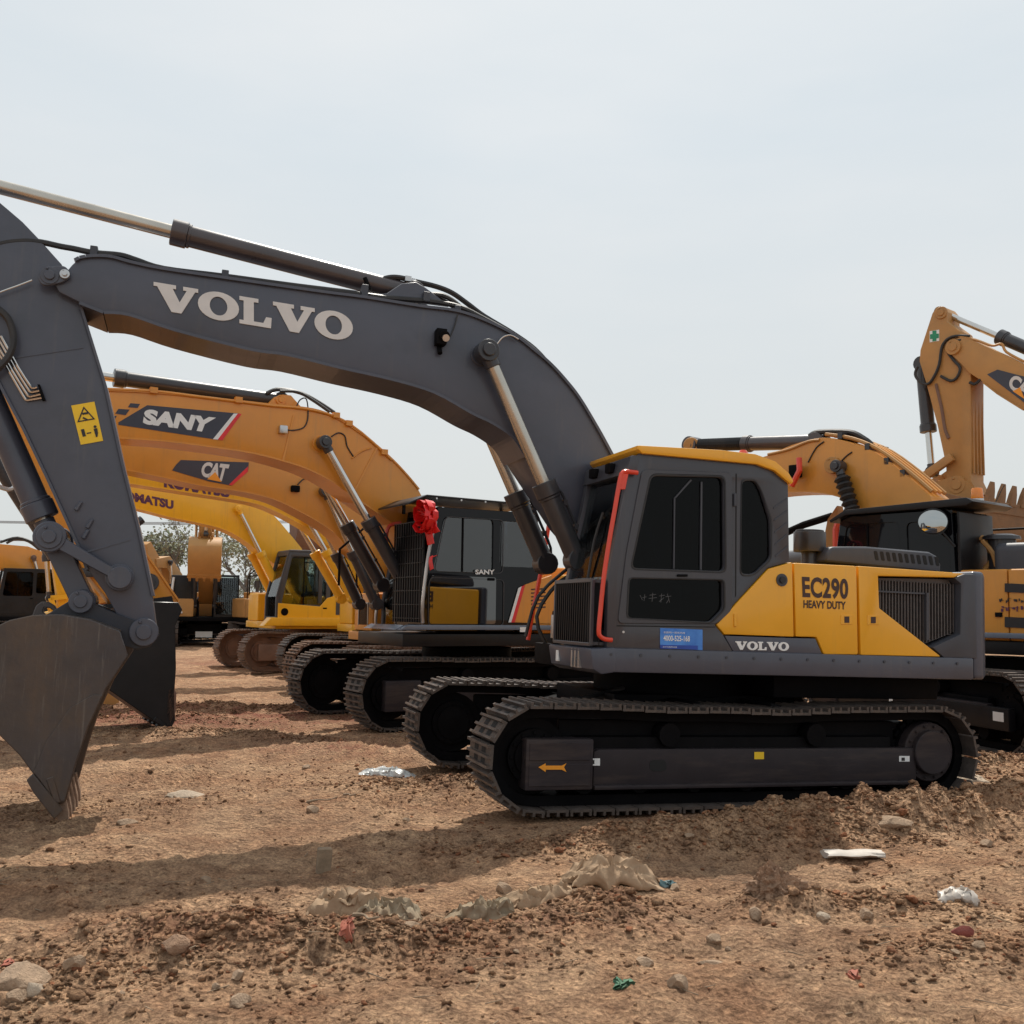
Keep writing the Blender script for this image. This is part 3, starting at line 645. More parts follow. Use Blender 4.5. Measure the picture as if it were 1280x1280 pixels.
    cab = b.build('cab', 'charcoal', root, bevel=.012)
    pan = MB(); pan.prism([(XB+.01, 1.5), (XB+.022, 1.5), (XB+.027, 1.96), (XT+.035, 2.87), (XT+.022, 2.87), (XB+.014, 1.96)], .475, Y-.075); pan.build('windscreen', 'gfront', cab, smooth=False)
    b = MB(); b.tube([(XB+.05, .95, 1.95), (XB-.0, .96, 2.3), (XT+.13, 1.0, 2.55)], .012, 6); b.build('wiper', 'rubber', cab)
    dp = q(Y, (802, 587), (914.5, 591), (914.5, 762), (895.5, 780), (771.5, 779), (782.5, 690))
    door = MB(); door.prism(rounded(dp, .05), Y+.001, Y+.014, [grow(DW, .022), grow(LW, .018)]); dr = door.build('cab_door', 'charcoal', cab, bevel=.004, seg=1)
    MB().prism(grow(DW, .012), Y-.04, Y-.028).build('door_window', 'gdark', dr, smooth=False)
    MB().prism(grow(LW, .012), Y-.04, Y-.028).build('lower_door_window', 'gdark', dr, smooth=False)
    MB().prism(grow(QW, .012), Y-.04, Y-.028).build('quarter_window', 'gdark', cab, smooth=False)
    for h in (DW, QW): MB().prism(grow(h, .012), .425, .437).build('right_side_window', 'gside', cab, smooth=False)
    MB().box(-.425, -.415, .54, Y-.14, 2.0, 2.93).build('rear_window', 'gdark', cab, smooth=False)
    a = q(Y, (843.5, 622), (845, 622), (844, 711), (842.5, 711)); b = MB(); b.prism(a, Y-.028, Y-.012); a = q(Y, (844, 622), (846, 622), (866, 600), (864, 599)); b.prism(a, Y-.028, Y-.012); a = q(Y, (877, 602), (879, 602), (878, 712), (876, 712)); b.prism(a, Y-.028, Y-.012); b.build('window_track', 'grey2', dr)
    for h in (DW, LW):
        MB().prism(grow(h, .020), Y+.014, Y+.019, [grow(h, .006)]).build('window_seal', 'rubber', dr)
    MB().prism(grow(QW, .020), Y+.0, Y+.006, [grow(QW, .006)]).build('window_seal', 'rubber', cab)
    a = q(Y, (845, 718), (858, 718), (858, 721), (845, 721)); MB().prism(a, Y+.014, Y+.03).build('door_handle', 'dark', dr, bevel=.004, seg=1)
    for v in (625, 775):
        a = q(Y, (916, v-8), (919, v-8), (919, v+8), (916, v+8)); MB().prism(a, Y+.0, Y+.03).build('door_hinge', 'yellow' if v > 700 else 'grey2', cab, bevel=.004, seg=1)
    a = q(Y, (919.5, 592), (921, 592), (920.2, 745), (918.7, 747)); MB().prism(a, Y, Y+.002).build('door_gap', 'slot', cab)
    a = q(Y, (771, 781.5), (894, 783.3), (893.5, 784.5), (770.5, 783)); MB().prism(a, Y, Y+.002).build('door_gap', 'slot', cab)
    c = q(Y, (779, 790))[0]; MB().cyl((c[0], Y, c[1]), (c[0], Y+.006, c[1]), .011, n=10).build('lock', 'silver', cab)
    for k in range(5):
        a = q(Y, (967+k*.5, 634+k*15), (984.5, 622+k*15), (984.5, 624+k*15), (967+k*.5, 636.4+k*15)); MB().prism(a, Y+.0, Y+.005).build('pillar_rib', 'grey2', cab)
    # roof
    rp = q(Y, (795, 557), (802, 557.5), (900, 563), (942, 568), (967, 577), (984, 592), (990, 602), (987, 606), (979, 600), (966, 589), (944, 581), (801, 567.5), (795, 562))
    MB().prism(rp, .36, Y+.035).build('roof', 'yellow', root, bevel=.015)
    c = q(.9, (929, 566))[0]; b = MB()
    b.cyl((c[0], .9, c[1]-.06), (c[0], .9, c[1]-.01), .05, n=16); b.cyl((c[0], .9, c[1]-.01), (c[0], .9, c[1]+.025), .05, .03, n=16); b.build('roof_beacon', 'redl', root)
    b = MB(); b.prism(q(.5, (745, 578), (764, 574), (764, 578), (747, 583)), .40, .6); b.build('roof_lamp_shade', 'yellow', root, bevel=.006, seg=1)
    for yy in (.62, 1.0): MB().box(XT+.07, XT+.13, yy, yy+.12, 2.90, 2.99).build('work_lamp', 'dark', root, bevel=.015)
    # guard of vertical bars in front of the windscreen
    b = MB(); gx = 1.43; y0, y1, z0, z1 = .47, 1.36, 1.37, 1.93
    b.box(gx, gx+.03, y0, y1, z1-.025, z1+.01); b.box(gx, gx+.03, y0, y1, z0-.01, z0+.02); b.box(gx, gx+.03, y0-.012, y0+.018, z0, z1); b.box(gx, gx+.03, y1-.018, y1+.012, z0, z1)
    b.box(gx-.16, gx, y1-.03, y1, z0, z0+.03); b.box(gx-.16, gx, y1-.03, y1, z1-.03, z1)
    gr = b.build('front_guard', 'charcoal', root, bevel=.004, seg=1)
    bars = [MB().box(gx+.004, gx+.024, y0+.045+i*.052-.007, y0+.045+i*.052+.007, z0+.02, z1-.025) for i in range(16)]
    for x in bars: x.build('guard_bar', 'black', gr)
    MB().box(gx-.06, gx-.05, y0, y1, z0, z1).build('guard_backing', 'black', gr)
    # red rails
    b = MB(); P = [E.p(1.46, *u) for u in ((797, 591), (788, 590), (779, 590), (775, 600), (768, 640), (761, 680), (754.5, 724), (750.5, 765), (748.5, 788), (750, 795), (756, 799), (765, 800))]
    b.tube(P, .020, 10, 2); b.build('handrail', 'red', root)
    MB().prism(q(1.46, (776, 592), (785, 592), (781, 612), (774, 612)), 1.44, 1.475).build('rail_bracket', 'red', root, bevel=.004, seg=1)
    b = MB(); b.tube([E.p(-1.34, *u) for u in ((695, 636), (689, 640), (683, 675), (676, 715), (667, 760), (660, 800))], .024, 8, 2); b.build('handrail', 'red', root)
    b = MB(); b.tube([(1.3, -.1, 1.3), (1.42, -.12, 1.6), (1.2, -.1, 1.95), (.9, -.05, 2.1)], .02, 8); b.tube([(1.5, -.2, 1.4), (1.4, -.15, 1.8), (1.1, -.1, 2.1)], .018, 8); b.build('hydraulic_hose', 'rubber', root)
    seat(root, .25, .92, 1.78, cab)
    rr = random.Random(8); b = MB(); vs = []
    for i in range(13):
        for j in range(9): vs.append((-.16+.02*math.sin(i*1.9+j*.7)+rr.uniform(-.02, .02)-.012*j, .70+.44*i/12, 1.86+.085*j+rr.uniform(-.012, .012)))
    b.add(vs, [(i*9+j, i*9+j+1, (i+1)*9+j+1, (i+1)*9+j) for i in range(12) for j in range(8)]); b.build('seat_cover', 'chrome', cab)
    b = MB(); b.box(.95, 1.02, 1.0, 1.08, 1.4, 2.15); b.box(.93, .96, .95, 1.15, 2.15, 2.35); b.build('monitor', 'black', cab, bevel=.01)
    # door scribble and sticker
    st = q(Y+.002, (825, 785), (878, 787), (878, 812.5), (825, 810.5)); s = decal('blue_sticker', st, Y+.002, 'blue', root)
    decal('sticker_band', q(Y+.004, (825, 806), (872, 807), (872, 812), (825, 810.5)), Y+.0045, 'blue2', s)
    plane_text('sticker_number', '4000-525-168', q(Y+.004, (829, 794), (862, 795), (862, 802), (829, 801)), Y+.005, 'bright', s, .02)
    plane_text('sticker_text', '全国统一服务热线', q(Y+.004, (829, 789), (856, 790), (856, 792.5), (829, 791.5)), Y+.005, 'bright', s, 0)
    plane_text('sticker_text', '沃尔沃建筑设备', q(Y+.004, (828, 807.5), (846, 808), (846, 809.8), (828, 809.3)), Y+.005, 'bright', s, 0)
    b = MB(); sc0 = [((800, 744), (803, 750)), ((806, 743), (805, 751)), ((803, 747), (808, 746)), ((812, 744), (820, 743)), ((816, 741), (815, 752)), ((811, 748), (821, 747)), ((824, 745), (831, 744)), ((827, 742), (826, 753)), ((824, 752), (830, 747)), ((834, 742), (837, 753)), ((832, 746), (839, 745)), ((836, 749), (833, 754))]
    for p0, p1 in sc0: b.cyl(E.p(Y-.026, *p0), E.p(Y-.026, *p1), .0022, n=4)
    b.build('chalk_writing', 'faint', dr)
    # ---- boom
    T = [(84, 338), (100, 324), (134, 322), (162, 329), (200, 337), (281, 349), (400, 366), (455, 373), (524, 384), (570, 390), (606, 402), (642, 420), (668, 440), (688, 457), (708, 479), (724, 500), (745, 535), (765, 572)]
    Bt = [(662, 579), (651, 560), (639, 544), (615, 528), (590, 516), (543, 490), (491, 474), (425, 459), (360, 443), (312, 436), (219, 412), (162, 393), (130, 390), (100, 378), (74, 365), (66, 350), (72, 340)]
    top = dense(q(.30, *T)); bot = dense(q(.30, *Bt[:-4]))+q(.30, *Bt[-4:])
    poly = top + [(.62, 2.75), (.36, 2.25), (.18, 1.98), (.14, 1.83), (.24, 1.72), (.38, 1.74), (.85, 2.08), (1.25, 2.48)] + bot
    boom = plate_boom(root, poly, -.30, .30, 'grey', bev=.012)
    # flanges: top and bottom plates slightly proud of the side plates
    def flange(a, nm, th=.022, out=.025):
        b = MB()
        for i in range(len(a)-1):
            p, r = Vector(a[i]), Vector(a[i+1]); d = (r-p).normalized(); nn = Vector((-d.y, d.x))
            b.prism([tuple(p-nn*th), tuple(r-nn*th), tuple(r+nn*.004), tuple(p+nn*.004)], -.30-out, .30+out)
        return b.build(nm, 'grey', boom)
    flange(top[3:], 'top_flange'); flange(bot[2:-3], 'bottom_flange')
    slab_volvo('boom_lettering', q(.305, (192, 352.5), (441.5, 393.5), (441.5, 427.5), (192, 386.5)), .302, 'white', boom)
    pin_boss(root, E, .30, q(.5, (609, 438))[0], .105, .02, boom, 'grey', 'cylinder_boss')
    nose = rounded(q(.31, (46, 346), (60, 334), (82, 333), (89, 343), (82, 353), (62, 358), (52, 357)), .05)
    for ya in (.30, -.335): MB().prism(nose, ya, ya+.035).build('nose_plate', 'grey', boom, bevel=.006, seg=1)
    pin_boss(root, E, .335, q(.34, (81, 343))[0], .040, .025, boom, 'silver', 'pin_bolt')
    pin_boss(root, E, .335, q(.34, (62, 344))[0], .075, .008, boom, 'grey', 'pin_cap')
    # arm cylinder and its bracket
    ear = q(.12, (458, 372), (482, 369), (500, 357), (518, 355), (530, 362), (560, 385))
    b = MB(); b.prism(ear, .14, .19); b.prism(ear, -.19, -.14); b.build('cylinder_bracket', 'grey', boom, bevel=.006, seg=1)
    ac = cylinder(root, (7.12, 5.18), q(0, (516, 368))[0], .098, .062, 0, .48, 'cylb', 'rodd', 'arm_cylinder', hose=False)
    b = MB()
    for u0 in (460,): b.tube([E.p(.1, 462, 362), E.p(.1, 456, 347)], .02, 8, 1)
    b.build('pipe_clamp', 'dark', ac)
    P1 = [E.p(.20, *u) for u in ((-30, 318), (0, 305), (30, 301), (52, 303), (75, 308), (92, 311), (117, 316), (150, 319), (170, 325), (205, 336), (281, 345.5), (370, 357.5), (440, 366), (480, 372), (540, 377), (575, 384), (604, 398), (640, 418), (668, 438), (690, 461), (710, 482), (726, 503), (747, 537), (765, 570))]
    hose(boom, P1, .026)
    P2 = [E.p(.05, *u) for u in ((462, 362), (470, 353), (485, 347), (500, 347), (520, 352), (545, 358), (565, 366), (585, 380), (605, 395), (640, 416), (668, 436), (690, 460))]
    hose(boom, P2, .026)
    hose(boom, [E.p(.15, *u) for u in ((535, 368), (552, 369), (566, 376), (580, 388), (588, 396))], .024)
    hose(boom, [E.p(.1, *u) for u in ((532, 366), (545, 371), (575, 388), (592, 398))], .024)
    b = MB()
    for u, v0, v1 in ((117, 322, 309), (281, 349, 339), (455, 373, 357), (532, 378, 366), (571, 391, 383)):
        p = E.p(.2, u, v0); r = E.p(.2, u, v1); b.box(-.03, .03, -.045, .045, 0, (r-p).length, Matrix.Translation(p))
    b.build('hose_clamp', 'grey2', boom, bevel=.004, seg=1)
    b = MB(); b.box(-.03, .03, -.05, .05, 0, .05, Matrix.Translation(E.p(.05, 509, 353))); b.cyl(E.p(.05, 508, 350), E.p(.05, 519, 353), .032, n=10); b.build('hose_coupling', 'silver', boom)
    # boom work lamp and its cable
    c = E.p(.36, 551, 421); b = MB(); b.box(-.05, .05, -.06, .05, -.08, .07, Matrix.Translation(c)); b.cyl(c+Vector((-.02, .05, .0)), c+Vector((-.02, .08, -.01)), .05, n=14); b.cyl(c+Vector((0, -.05, -.08)), c+Vector((0, 0, -.16)), .025, n=8)
    lm = b.build('boom_lamp', 'dark', boom, bevel=.015); MB().cyl(c+Vector((-.03, .06, -.02)), c+Vector((-.03, .088, -.03)), .034, n=12).build('lamp_lens', 'silver', lm)
    hose(boom, [E.p(.33, *u) for u in ((556, 430), (564, 418), (569, 405), (572, 393))], .007)
    hose(boom, [E.p(.34, *u) for u in ((620, 432), (628, 422), (638, 419), (648, 424))], .007, 'chrome')
    # boom cylinders (pair)
    pn = q(.46, (609, 439))[0]; bs = q(.46, (722, 700))[0]
    for yy in (.44, -.44): cylinder(root, pn, bs, .098, .062, yy, .63, 'cyl', 'rodd', 'boom_cylinder', eye=.085)
    # ---- arm
    AP = [(-92, 205), (-62, 192), (0, 253), (28, 277), (50, 300), (77, 330), (98, 377), (130, 480), (152, 580), (172, 660), (190, 745), (196, 788), (190, 802), (178, 807), (168, 799), (146, 768), (131, 741), (110, 712), (98, 680), (60, 597), (30, 535), (6, 490), (-20, 440), (-60, 340), (-98, 250)]
    ap = q(.22, *AP); arm = plate_boom(root, ap, -.22, .22, 'grey', 'arm', bev=.012)
    def edge(a, nm):
        b = MB()
        for i in range(len(a)-1):
            p, r = Vector(a[i]), Vector(a[i+1]); d = (r-p).normalized(); nn = Vector((-d.y, d.x))
            b.prism([tuple(p-nn*.018), tuple(r-nn*.018), tuple(r+nn*.004), tuple(p+nn*.004)], -.24, .24)
        return b.build(nm, 'grey', arm)
    edge(ap[6:11], 'rear_flange'); edge(ap[17:23], 'front_flange')
    for seg in (((10, 447), (104, 433)), ((97, 692), (163, 673))):
        a, c = seg; MB().prism(q(.225, a, c, (c[0], c[1]+2.2), (a[0], a[1]+2.2)), .215, .226).build('weld_seam', 'grey', arm)
    for k, (a, c, d) in enumerate((((9, 460), (32, 500), (52, 497.5)), ((13, 460), (35, 495.5), (51, 493)), ((18.5, 460), (37, 490), (49, 488.5)), ((23, 460), (39, 485), (46, 484)))):
        e = (a[0]-22, a[1]-40); b = MB(); b.tube([E.p(.24, *u) for u in (e, a, (c[0]-3, c[1]-5), (c[0]+1, c[1]), (c[0]+5, c[1]), d)], .0105, 6, 2); b.build('steel_pipe', 'chrome', arm)
    MB().prism(q(.24, (47, 481), (50, 481), (57, 500), (53, 501)), .222, .26).build('pipe_bracket', 'dark', arm)
    hose(arm, [E.p(.30, *u) for u in ((-25, 370), (0, 388), (12, 402), (17, 425), (10, 447), (-10, 468))], .03)
    hose(arm, [E.p(.28, *u) for u in ((-20, 374), (0, 365), (22, 357), (40, 350))], .008, 'chrome')
    for u, v in ((98, 634), (112, 656), (107, 669)):
        MB().prism(q(.22, (u-6, v+3), (u+2, v-8), (u+6, v-6), (u-1, v+6)), .22, .245).build('arm_lug', 'grey', arm, bevel=.008, seg=1)
    lab = decal('warning_label', q(.224, (89, 507), (118, 502), (129, 551), (101, 556)), .2235, 'yelp', arm)
    y = .2285
    tr = q(y, (104.5, 508), (119, 524), (96.5, 528)); ti = grow(tr, -.020); b = MB(); b.prism(tr, y-.001, y+.001, [ti]); b.build('label_triangle', 'ink', lab, smooth=False)
    for P in ([(103, 516), (110, 515), (110, 517.5), (103, 518.5)], [(104, 521), (110, 524), (108, 525), (103, 523)], [(101, 537), (105, 536), (107.5, 545), (103.5, 546)], [(108.5, 541), (114, 540), (114, 541.5), (108.5, 542.5)], [(117, 536), (121.5, 535), (122.5, 541), (122, 546), (120, 546.5), (118.5, 541.5)]): decal('label_symbol', q(y, *P), y-.001, 'ink', lab)
    c = q(y, (118.8, 533.3))[0]; MB().cyl((c[0], y-.001, c[1]), (c[0], y+.002, c[1]), .012, n=10).build('label_symbol', 'ink', lab)
    for (u, v), r, yy in (((150, 722), .115, .24), ((180, 790), .118, .235)):
        pin_boss(root, E, yy, q(yy, (u, v))[0], r, .06, arm, 'grey', 'pivot_pin')
    # bucket cylinder, links
    cylinder(root, q(0, (64, 672))[0], q(0, (-48, 420))[0], .112, .07, 0, .10, 'grey', 'rodd', 'bucket_cylinder', hose=False)
    e0 = Vector(q(.34, (62, 671))[0]); e1 = Vector(q(.34, (101, 752))[0]); e2 = Vector(q(.34, (150, 722))[0])
    def link(a, c, wa, wc, y0, y1, nm, ra, rc):
        d = (c-a).normalized(); n = Vector((-d.y, d.x)); b = MB(); b.prism([tuple(a+n*wa), tuple(c+n*wc), tuple(c-n*wc), tuple(a-n*wa)], y0, y1)
        b.cyl((a.x, y0-.01, a.y), (a.x, y1+.01, a.y), ra, n=24); b.cyl((c.x, y0-.01, c.y), (c.x, y1+.01, c.y), rc, n=24); return b.build(nm, 'grey', root, bevel=.008, seg=1)
    link(e0, e1, .09, .09, -.16, .16, 'bucket_link', .115, .105)
    for s in (1, -1): link(e0, e2, .055, .04, s*.31-.045, s*.31+.045, 'guide_link', .128, .095)
    pin_boss(root, E, .36, e0, .10, .02, None, 'grey', 'link_pin')
    # bucket
    BP = [(160, 820), (150, 789), (112, 774), (75, 768), (40, 769), (12, 775), (-20, 790), (-38, 820), (-38, 860), (-22, 895), (0, 920), (25, 945), (41, 967), (70, 1006), (82, 1003), (96, 952), (110, 910), (132, 862), (150, 835)]
    bp = q(.60, *BP)
    lipd = Vector(q(.6, (80, 1037))[0])-Vector(q(.6, (66, 992))[0])
    ears = q(.26, (45, 775), (62, 766), (85, 752), (97, 746), (112, 752), (146, 767), (170, 776), (192, 782), (198, 795), (188, 808), (170, 812), (150, 806), (112, 798))
    bk = bucket(root, bp, list(range(1, 14)), (q(.6, (70, 996))[0], lipd), ears, 1.20, 'bucket', 'navy', .27)
    MB().prism(q(.62, (41, 967), (33, 975), (42, 991), (68, 1024), (79, 1012)), .603, .63).build('side_cutter', 'bucket', bk, bevel=.006, seg=1)
    MB().prism(q(.61, (42, 965), (57, 928), (88, 884), (117, 868), (128, 869), (109, 910), (95, 952), (81, 1001), (70, 1003)), .601, .613).build('wear_plate', 'bucket', bk, bevel=.004, seg=1)
    pin_boss(root, E, .27, q(.3, (101, 752))[0], .095, .06, bk, 'grey', 'pivot_pin')
    hk = [q(.05, *[u])[0] for u in ((40, 770), (45, 757), (52, 752), (60, 752), (68, 757), (71, 762), (67, 764), (62, 760), (55, 759), (53, 764), (58, 770))]
    MB().prism(hk, -.03, .05).build('lifting_hook', 'bucket', bk, bevel=.006, seg=1)
    return E, root
EC, EC_ROOT = build_front()
# ------------------------------------------------------------------ the other machines
def flange_set(parent, pts, y0, y1, m, nm='flange', th=.02, out=.02):
    b = MB()
    for i in range(len(pts)-1):
        p, r = Vector(pts[i]), Vector(pts[i+1]); d = (r-p).normalized(); nn = Vector((-d.y, d.x))
        b.prism([tuple(p-nn*th), tuple(r-nn*th), tuple(r+nn*.004), tuple(p+nn*.004)], y0-out, y1+out)
    return b.build(nm, m, parent)
def cat_logo(Mc, y, parent, panel, red, txt, tri):
    o = decal('logo_panel', Mc.xz(y, *panel), y+.002, 'logo', parent)
    decal('logo_stripe', Mc.xz(y+.003, *red), y+.003, 'redp', o)
    plane_text('logo_lettering', 'CAT', Mc.xz(y+.004, *txt), y+.004, 'white', o, .045, .86)
    decal('logo_triangle', Mc.xz(y+.011, *tri), y+.009, 'orangep', o)
def roof_guard(parent, x0, x1, y0, y1, z, m='black'):
    b = MB(); b.prism([(x0, z), (x1, z+.03), (x1+.28, z-.10), (x1+.28, z-.07), (x1, z+.06), (x0, z+.03)], y0, y1)
    g = b.build('roof_guard', m, parent, bevel=.006, seg=1)
    p = MB()
    for x in (x0+.1, x1-.1):
        for y in (y0+.1, y1-.1): p.box(x-.02, x+.02, y-.02, y+.02, z-.14, z+.01)
    p.build('guard_post', m, g)
    s = MB()
    for i in range(5): s.cyl((x0+.15+i*(x1-x0-.3)/4, y1, z+.012), (x0+.15+i*(x1-x0-.3)/4, y1+.012, z+.012), .015, n=8)
    s.build('bolt_head', 'silver', g)

def build_second():
    S = Mach((-.70, 16.6, 0), R(210)); X = S.xz
    root = thing('excavator', 'orange excavator with glossy black cab and a red bow, second in the row', 'excavator', S.loc, S.rot, 'excavators parked in the left row')
    undercarriage(root, a=1.95, Rt=.455, gy=1.295, w=.6, single=True)
    upper(root, 'sany', 'black', xf=1.75, zb=1.16, zt=2.15, cabx=(-.45, 1.5), strip='black', cw='grey', toolbox=False)
    b = MB()
    b.prism([(1.85, 1.40), (-2.4, 1.40), (-2.4, 1.47), (1.72, 1.47)], 1.40, 1.52)
    b.prism([(1.74, 1.40), (1.87, 1.40), (1.74, 1.47)], .2, 1.40); b.build('deck_trim', 'bluegrey', root, bevel=.012)
    decal('sticker', X(1.525, (650, 784), (658, 784), (658, 790), (650, 790)), 1.522, 'bright', root)
    cab = generic_cab(root, -.50, 1.40, .38, 1.42, 1.40, 3.17, .20, 'gloss', 'gblue', lower=.47, front_gl='gloss', door_m='glossd')
    roof_guard(root, -.45, 1.45, .34, 1.47, 3.27)
    plane_text('lettering', 'SANY', X(1.435, (594, 712), (618, 712), (618, 718), (594, 718)), 1.435, 'bright', cab, .03)
    ws = MB()
    for h in ([(.17, 2.24), (1.29, 2.24), (1.12, 3.03), (.17, 3.03)], [(.15, 1.46), (1.37, 1.46), (1.37, 2.05), (1.34, 2.14), (.15, 2.14)]): h = rounded(h, .08); ws.prism(grow(h, .012), 1.421, 1.436, [h])
    ws.build('door_trim', 'cyl', cab)
    o = MB().prism(X(1.43, (643, 778), (656, 731), (690, 719), (692, 780)), 1.38, 1.437).build('cab_side_panel', 'sany', root, bevel=.004, seg=1)
    decal('stripe', X(1.44, (639, 778), (643.5, 778), (656.5, 731), (652, 733)), 1.438, 'redp', o); decal('stripe', X(1.44, (635.5, 778), (639, 778), (652, 733), (648, 735)), 1.438, 'bright', o)
    b = MB()
    for k in range(6): b.prism(X(1.44, (664, 736+k*4.6), (682, 735+k*4.6), (682, 736.6+k*4.6), (664, 737.6+k*4.6)), 1.438, 1.443)
    b.build('louvre', 'brownink', o)
    # front guard mesh, rails
    MB().box(1.44, 1.455, .40, 1.40, 1.5, 2.95).build('guard_screen', 'black', root)
    b = MB()
    for i in range(12): b.box(1.47, 1.49, .42+i*.085, .432+i*.085, 1.5, 2.95)
    for i in range(8): b.box(1.465, 1.485, .40, 1.40, 1.55+i*.2, 1.565+i*.2)
    b.build('front_guard', 'black', root)
    hb = [MB().tube([(1.47, 1.45, 1.5), (1.50, 1.50, 1.8), (1.42, 1.50, 2.5), (1.30, 1.46, 2.95)], .026, 8).build('handrail', 'silver', root)]
    MB().tube([(1.55, .36, 2.55), (1.57, .30, 2.75), (1.52, .30, 2.95), (1.35, .36, 3.0)], .03, 8).build('handrail', 'red', root)
    # boom
    T = [(60, 484), (124, 488), (200, 492), (290, 501), (335, 506), (390, 512), (418, 522), (440, 535), (465, 553), (490, 575), (508, 594), (523, 612)]
    B = [(491, 653), (470, 639), (448, 624), (415, 601), (390, 588), (366, 579), (317, 566), (251, 556), (200, 550), (136, 546), (95, 545), (60, 530)]
    top, bot = dense(X(.3, *T)), dense(X(.3, *B))
    poly = [(6.42, 4.36), (6.36, 4.5)] + top + [(.62, 2.85), (.30, 2.25), (.16, 1.95), (.26, 1.80), (.42, 1.82), (.85, 2.25)] + bot + [(6.32, 4.15)]
    boom = plate_boom(root, poly, -.30, .30, 'sany')
    flange_set(boom, top, -.30, .30, 'sany', 'top_flange'); flange_set(boom, bot, -.30, .30, 'sany', 'bottom_flange')
    for a, c in (((366, 519), (352, 577)), ((470, 559), (440, 617))): MB().prism(X(.30, a, (a[0]+2.5, a[1]+.6), (c[0]+2.5, c[1]+.6), c), .299, .312).build('weld_seam', 'sany', boom)
    lp = decal('logo_panel', X(.303, (148, 528), (163, 519), (184, 506.5), (300, 517), (274, 550), (148, 531)), .303, 'logo', boom)
    decal('logo_stripe', X(.303, (292, 517), (297, 517), (272, 549.5), (266, 549)), .306, 'bright', lp); decal('logo_stripe', X(.303, (297, 517), (302, 517.5), (278, 550.5), (272, 549.5)), .306, 'redp', lp)
    for P in ([(160, 509), (163, 504), (175, 505), (172, 510)], [(144, 517), (148, 511), (162, 512), (157, 519)], [(124, 527), (131, 519), (146, 520), (140, 529)]): decal('logo_block', X(.303, *P), .303, 'logo', boom)
    plane_text('logo_lettering', 'SANY', X(.308, (181, 511), (270, 522), (262, 541), (178, 530)), .308, 'bright', lp, .06, 1.0)
    pin_boss(root, S, .30, X(.45, (405, 553))[0], .12, .02, boom, 'sany', 'cylinder_boss')
    ear = X(.12, (333, 506), (342, 497), (352, 494), (362, 495), (376, 511)); b = MB(); b.prism(ear, -.19, .19); b.build('cylinder_bracket', 'sany', boom, bevel=.01)
    pin_boss(root, S, .19, X(.2, (351, 500))[0], .075, .03, boom, 'sany', 'bracket_pin')
    cylinder(root, X(0, (20, 455))[0], X(0, (350, 501))[0], .105, .062, 0, .345, 'cyl', 'chrome', 'arm_cylinder', hose=False)
    hose(boom, [S.p(.1, *u) for u in ((333, 492), (345, 487), (362, 488), (380, 493), (400, 504), (418, 516))], .03)
    hose(boom, [S.p(.2, *u) for u in ((350, 489), (372, 490), (392, 501), (412, 515))], .025)
    hose(boom, [S.p(.31, *u) for u in ((370, 510), (375, 500), (383, 499), (385, 520), (380, 534), (365, 538), (355, 536))], .010)
    hose(boom, [S.p(.31, *u) for u in ((414, 546), (423, 541), (431, 545), (434, 558), (442, 571))], .010)
    hose(boom, [S.p(.31, *u) for u in ((440, 573), (452, 564), (464, 560))], .012, 'sany')
    b = MB(); b.tube([S.p(.31, *u) for u in ((124, 486), (192, 489), (250, 496), (300, 502), (340, 507), (382, 511), (420, 521), (452, 541), (490, 575))], .022, 6); b.build('steel_pipe', 'sany', boom)
    b = MB()
    for u, v in ((192, 489), (298, 501), (420, 520), (436, 530), (480, 566)): b.box(-.05, .05, -.04, .04, -.03, .05, Matrix.Translation(S.p(.31, u, v)))
    b.build('pipe_clamp', 'sany', boom)
    b = MB(); b.box(-.06, .06, -.04, .04, -.06, .06, Matrix.Translation(S.p(.34, 354, 537))); b.build('boom_lamp', 'silver', boom, bevel=.02)
    for yy in (.44, -.44): cylinder(root, X(.44, (405, 553))[0], X(.44, (505, 730))[0], .10, .058, yy, .54, 'cyl', 'chrome', 'boom_cylinder', eye=.085)
    # arm, bucket
    ap = X(.22, (-60, 330), (-15, 360), (60, 470), (100, 545), (165, 668), (223, 752), (221, 775), (205, 795), (188, 797), (172, 786), (140, 755), (105, 712), (58, 638), (12, 520), (-8, 480), (-50, 420), (-80, 350))
    arm = plate_boom(root, ap, -.22, .22, 'sany', 'arm'); flange_set(arm, ap[3:6], -.22, .22, 'sany', 'rear_flange')
    pin_boss(root, S, .22, X(.22, (187, 728))[0], .12, .03, arm, 'cyl', 'pivot_pin')
    cylinder(root, X(0, (86, 716))[0], X(0, (-40, 520))[0], .105, .06, 0, .12, 'cyl', 'chrome', 'bucket_cylinder', hose=False)
    b = MB(); b.tube([S.p(.2, *u) for u in ((160, 676), (166, 662), (170, 655), (178, 649))], .055, 8, 1); b.build('hose_elbow', 'cyl', arm); hose(arm, [S.p(.2, *u) for u in ((166, 660), (167, 650), (169, 640))], .03, 'cyl')
    hose(arm, [S.p(.26, *u) for u in ((-20, 600), (10, 612), (20, 606))], .03, 'silver')
    l0, l1 = Vector(X(.3, (88, 716))[0]), Vector(X(.3, (160, 715))[0])
    for s in (1, -1): MB().prism([tuple(l0+Vector((0, .06))), tuple(l1+Vector((0, .06))), tuple(l1-Vector((0, .06))), tuple(l0-Vector((0, .06)))], s*.30-.04, s*.30+.04).build('guide_link', 'cyl', root, bevel=.01)
    l2 = Vector(X(0, (120, 770))[0]); b = MB(); b.prism([(l0.x+.1, l0.y), (l2.x+.1, l2.y), (l2.x-.1, l2.y), (l0.x-.1, l0.y)], -.15, .15); b.build('bucket_link', 'cyl', root, bevel=.01)
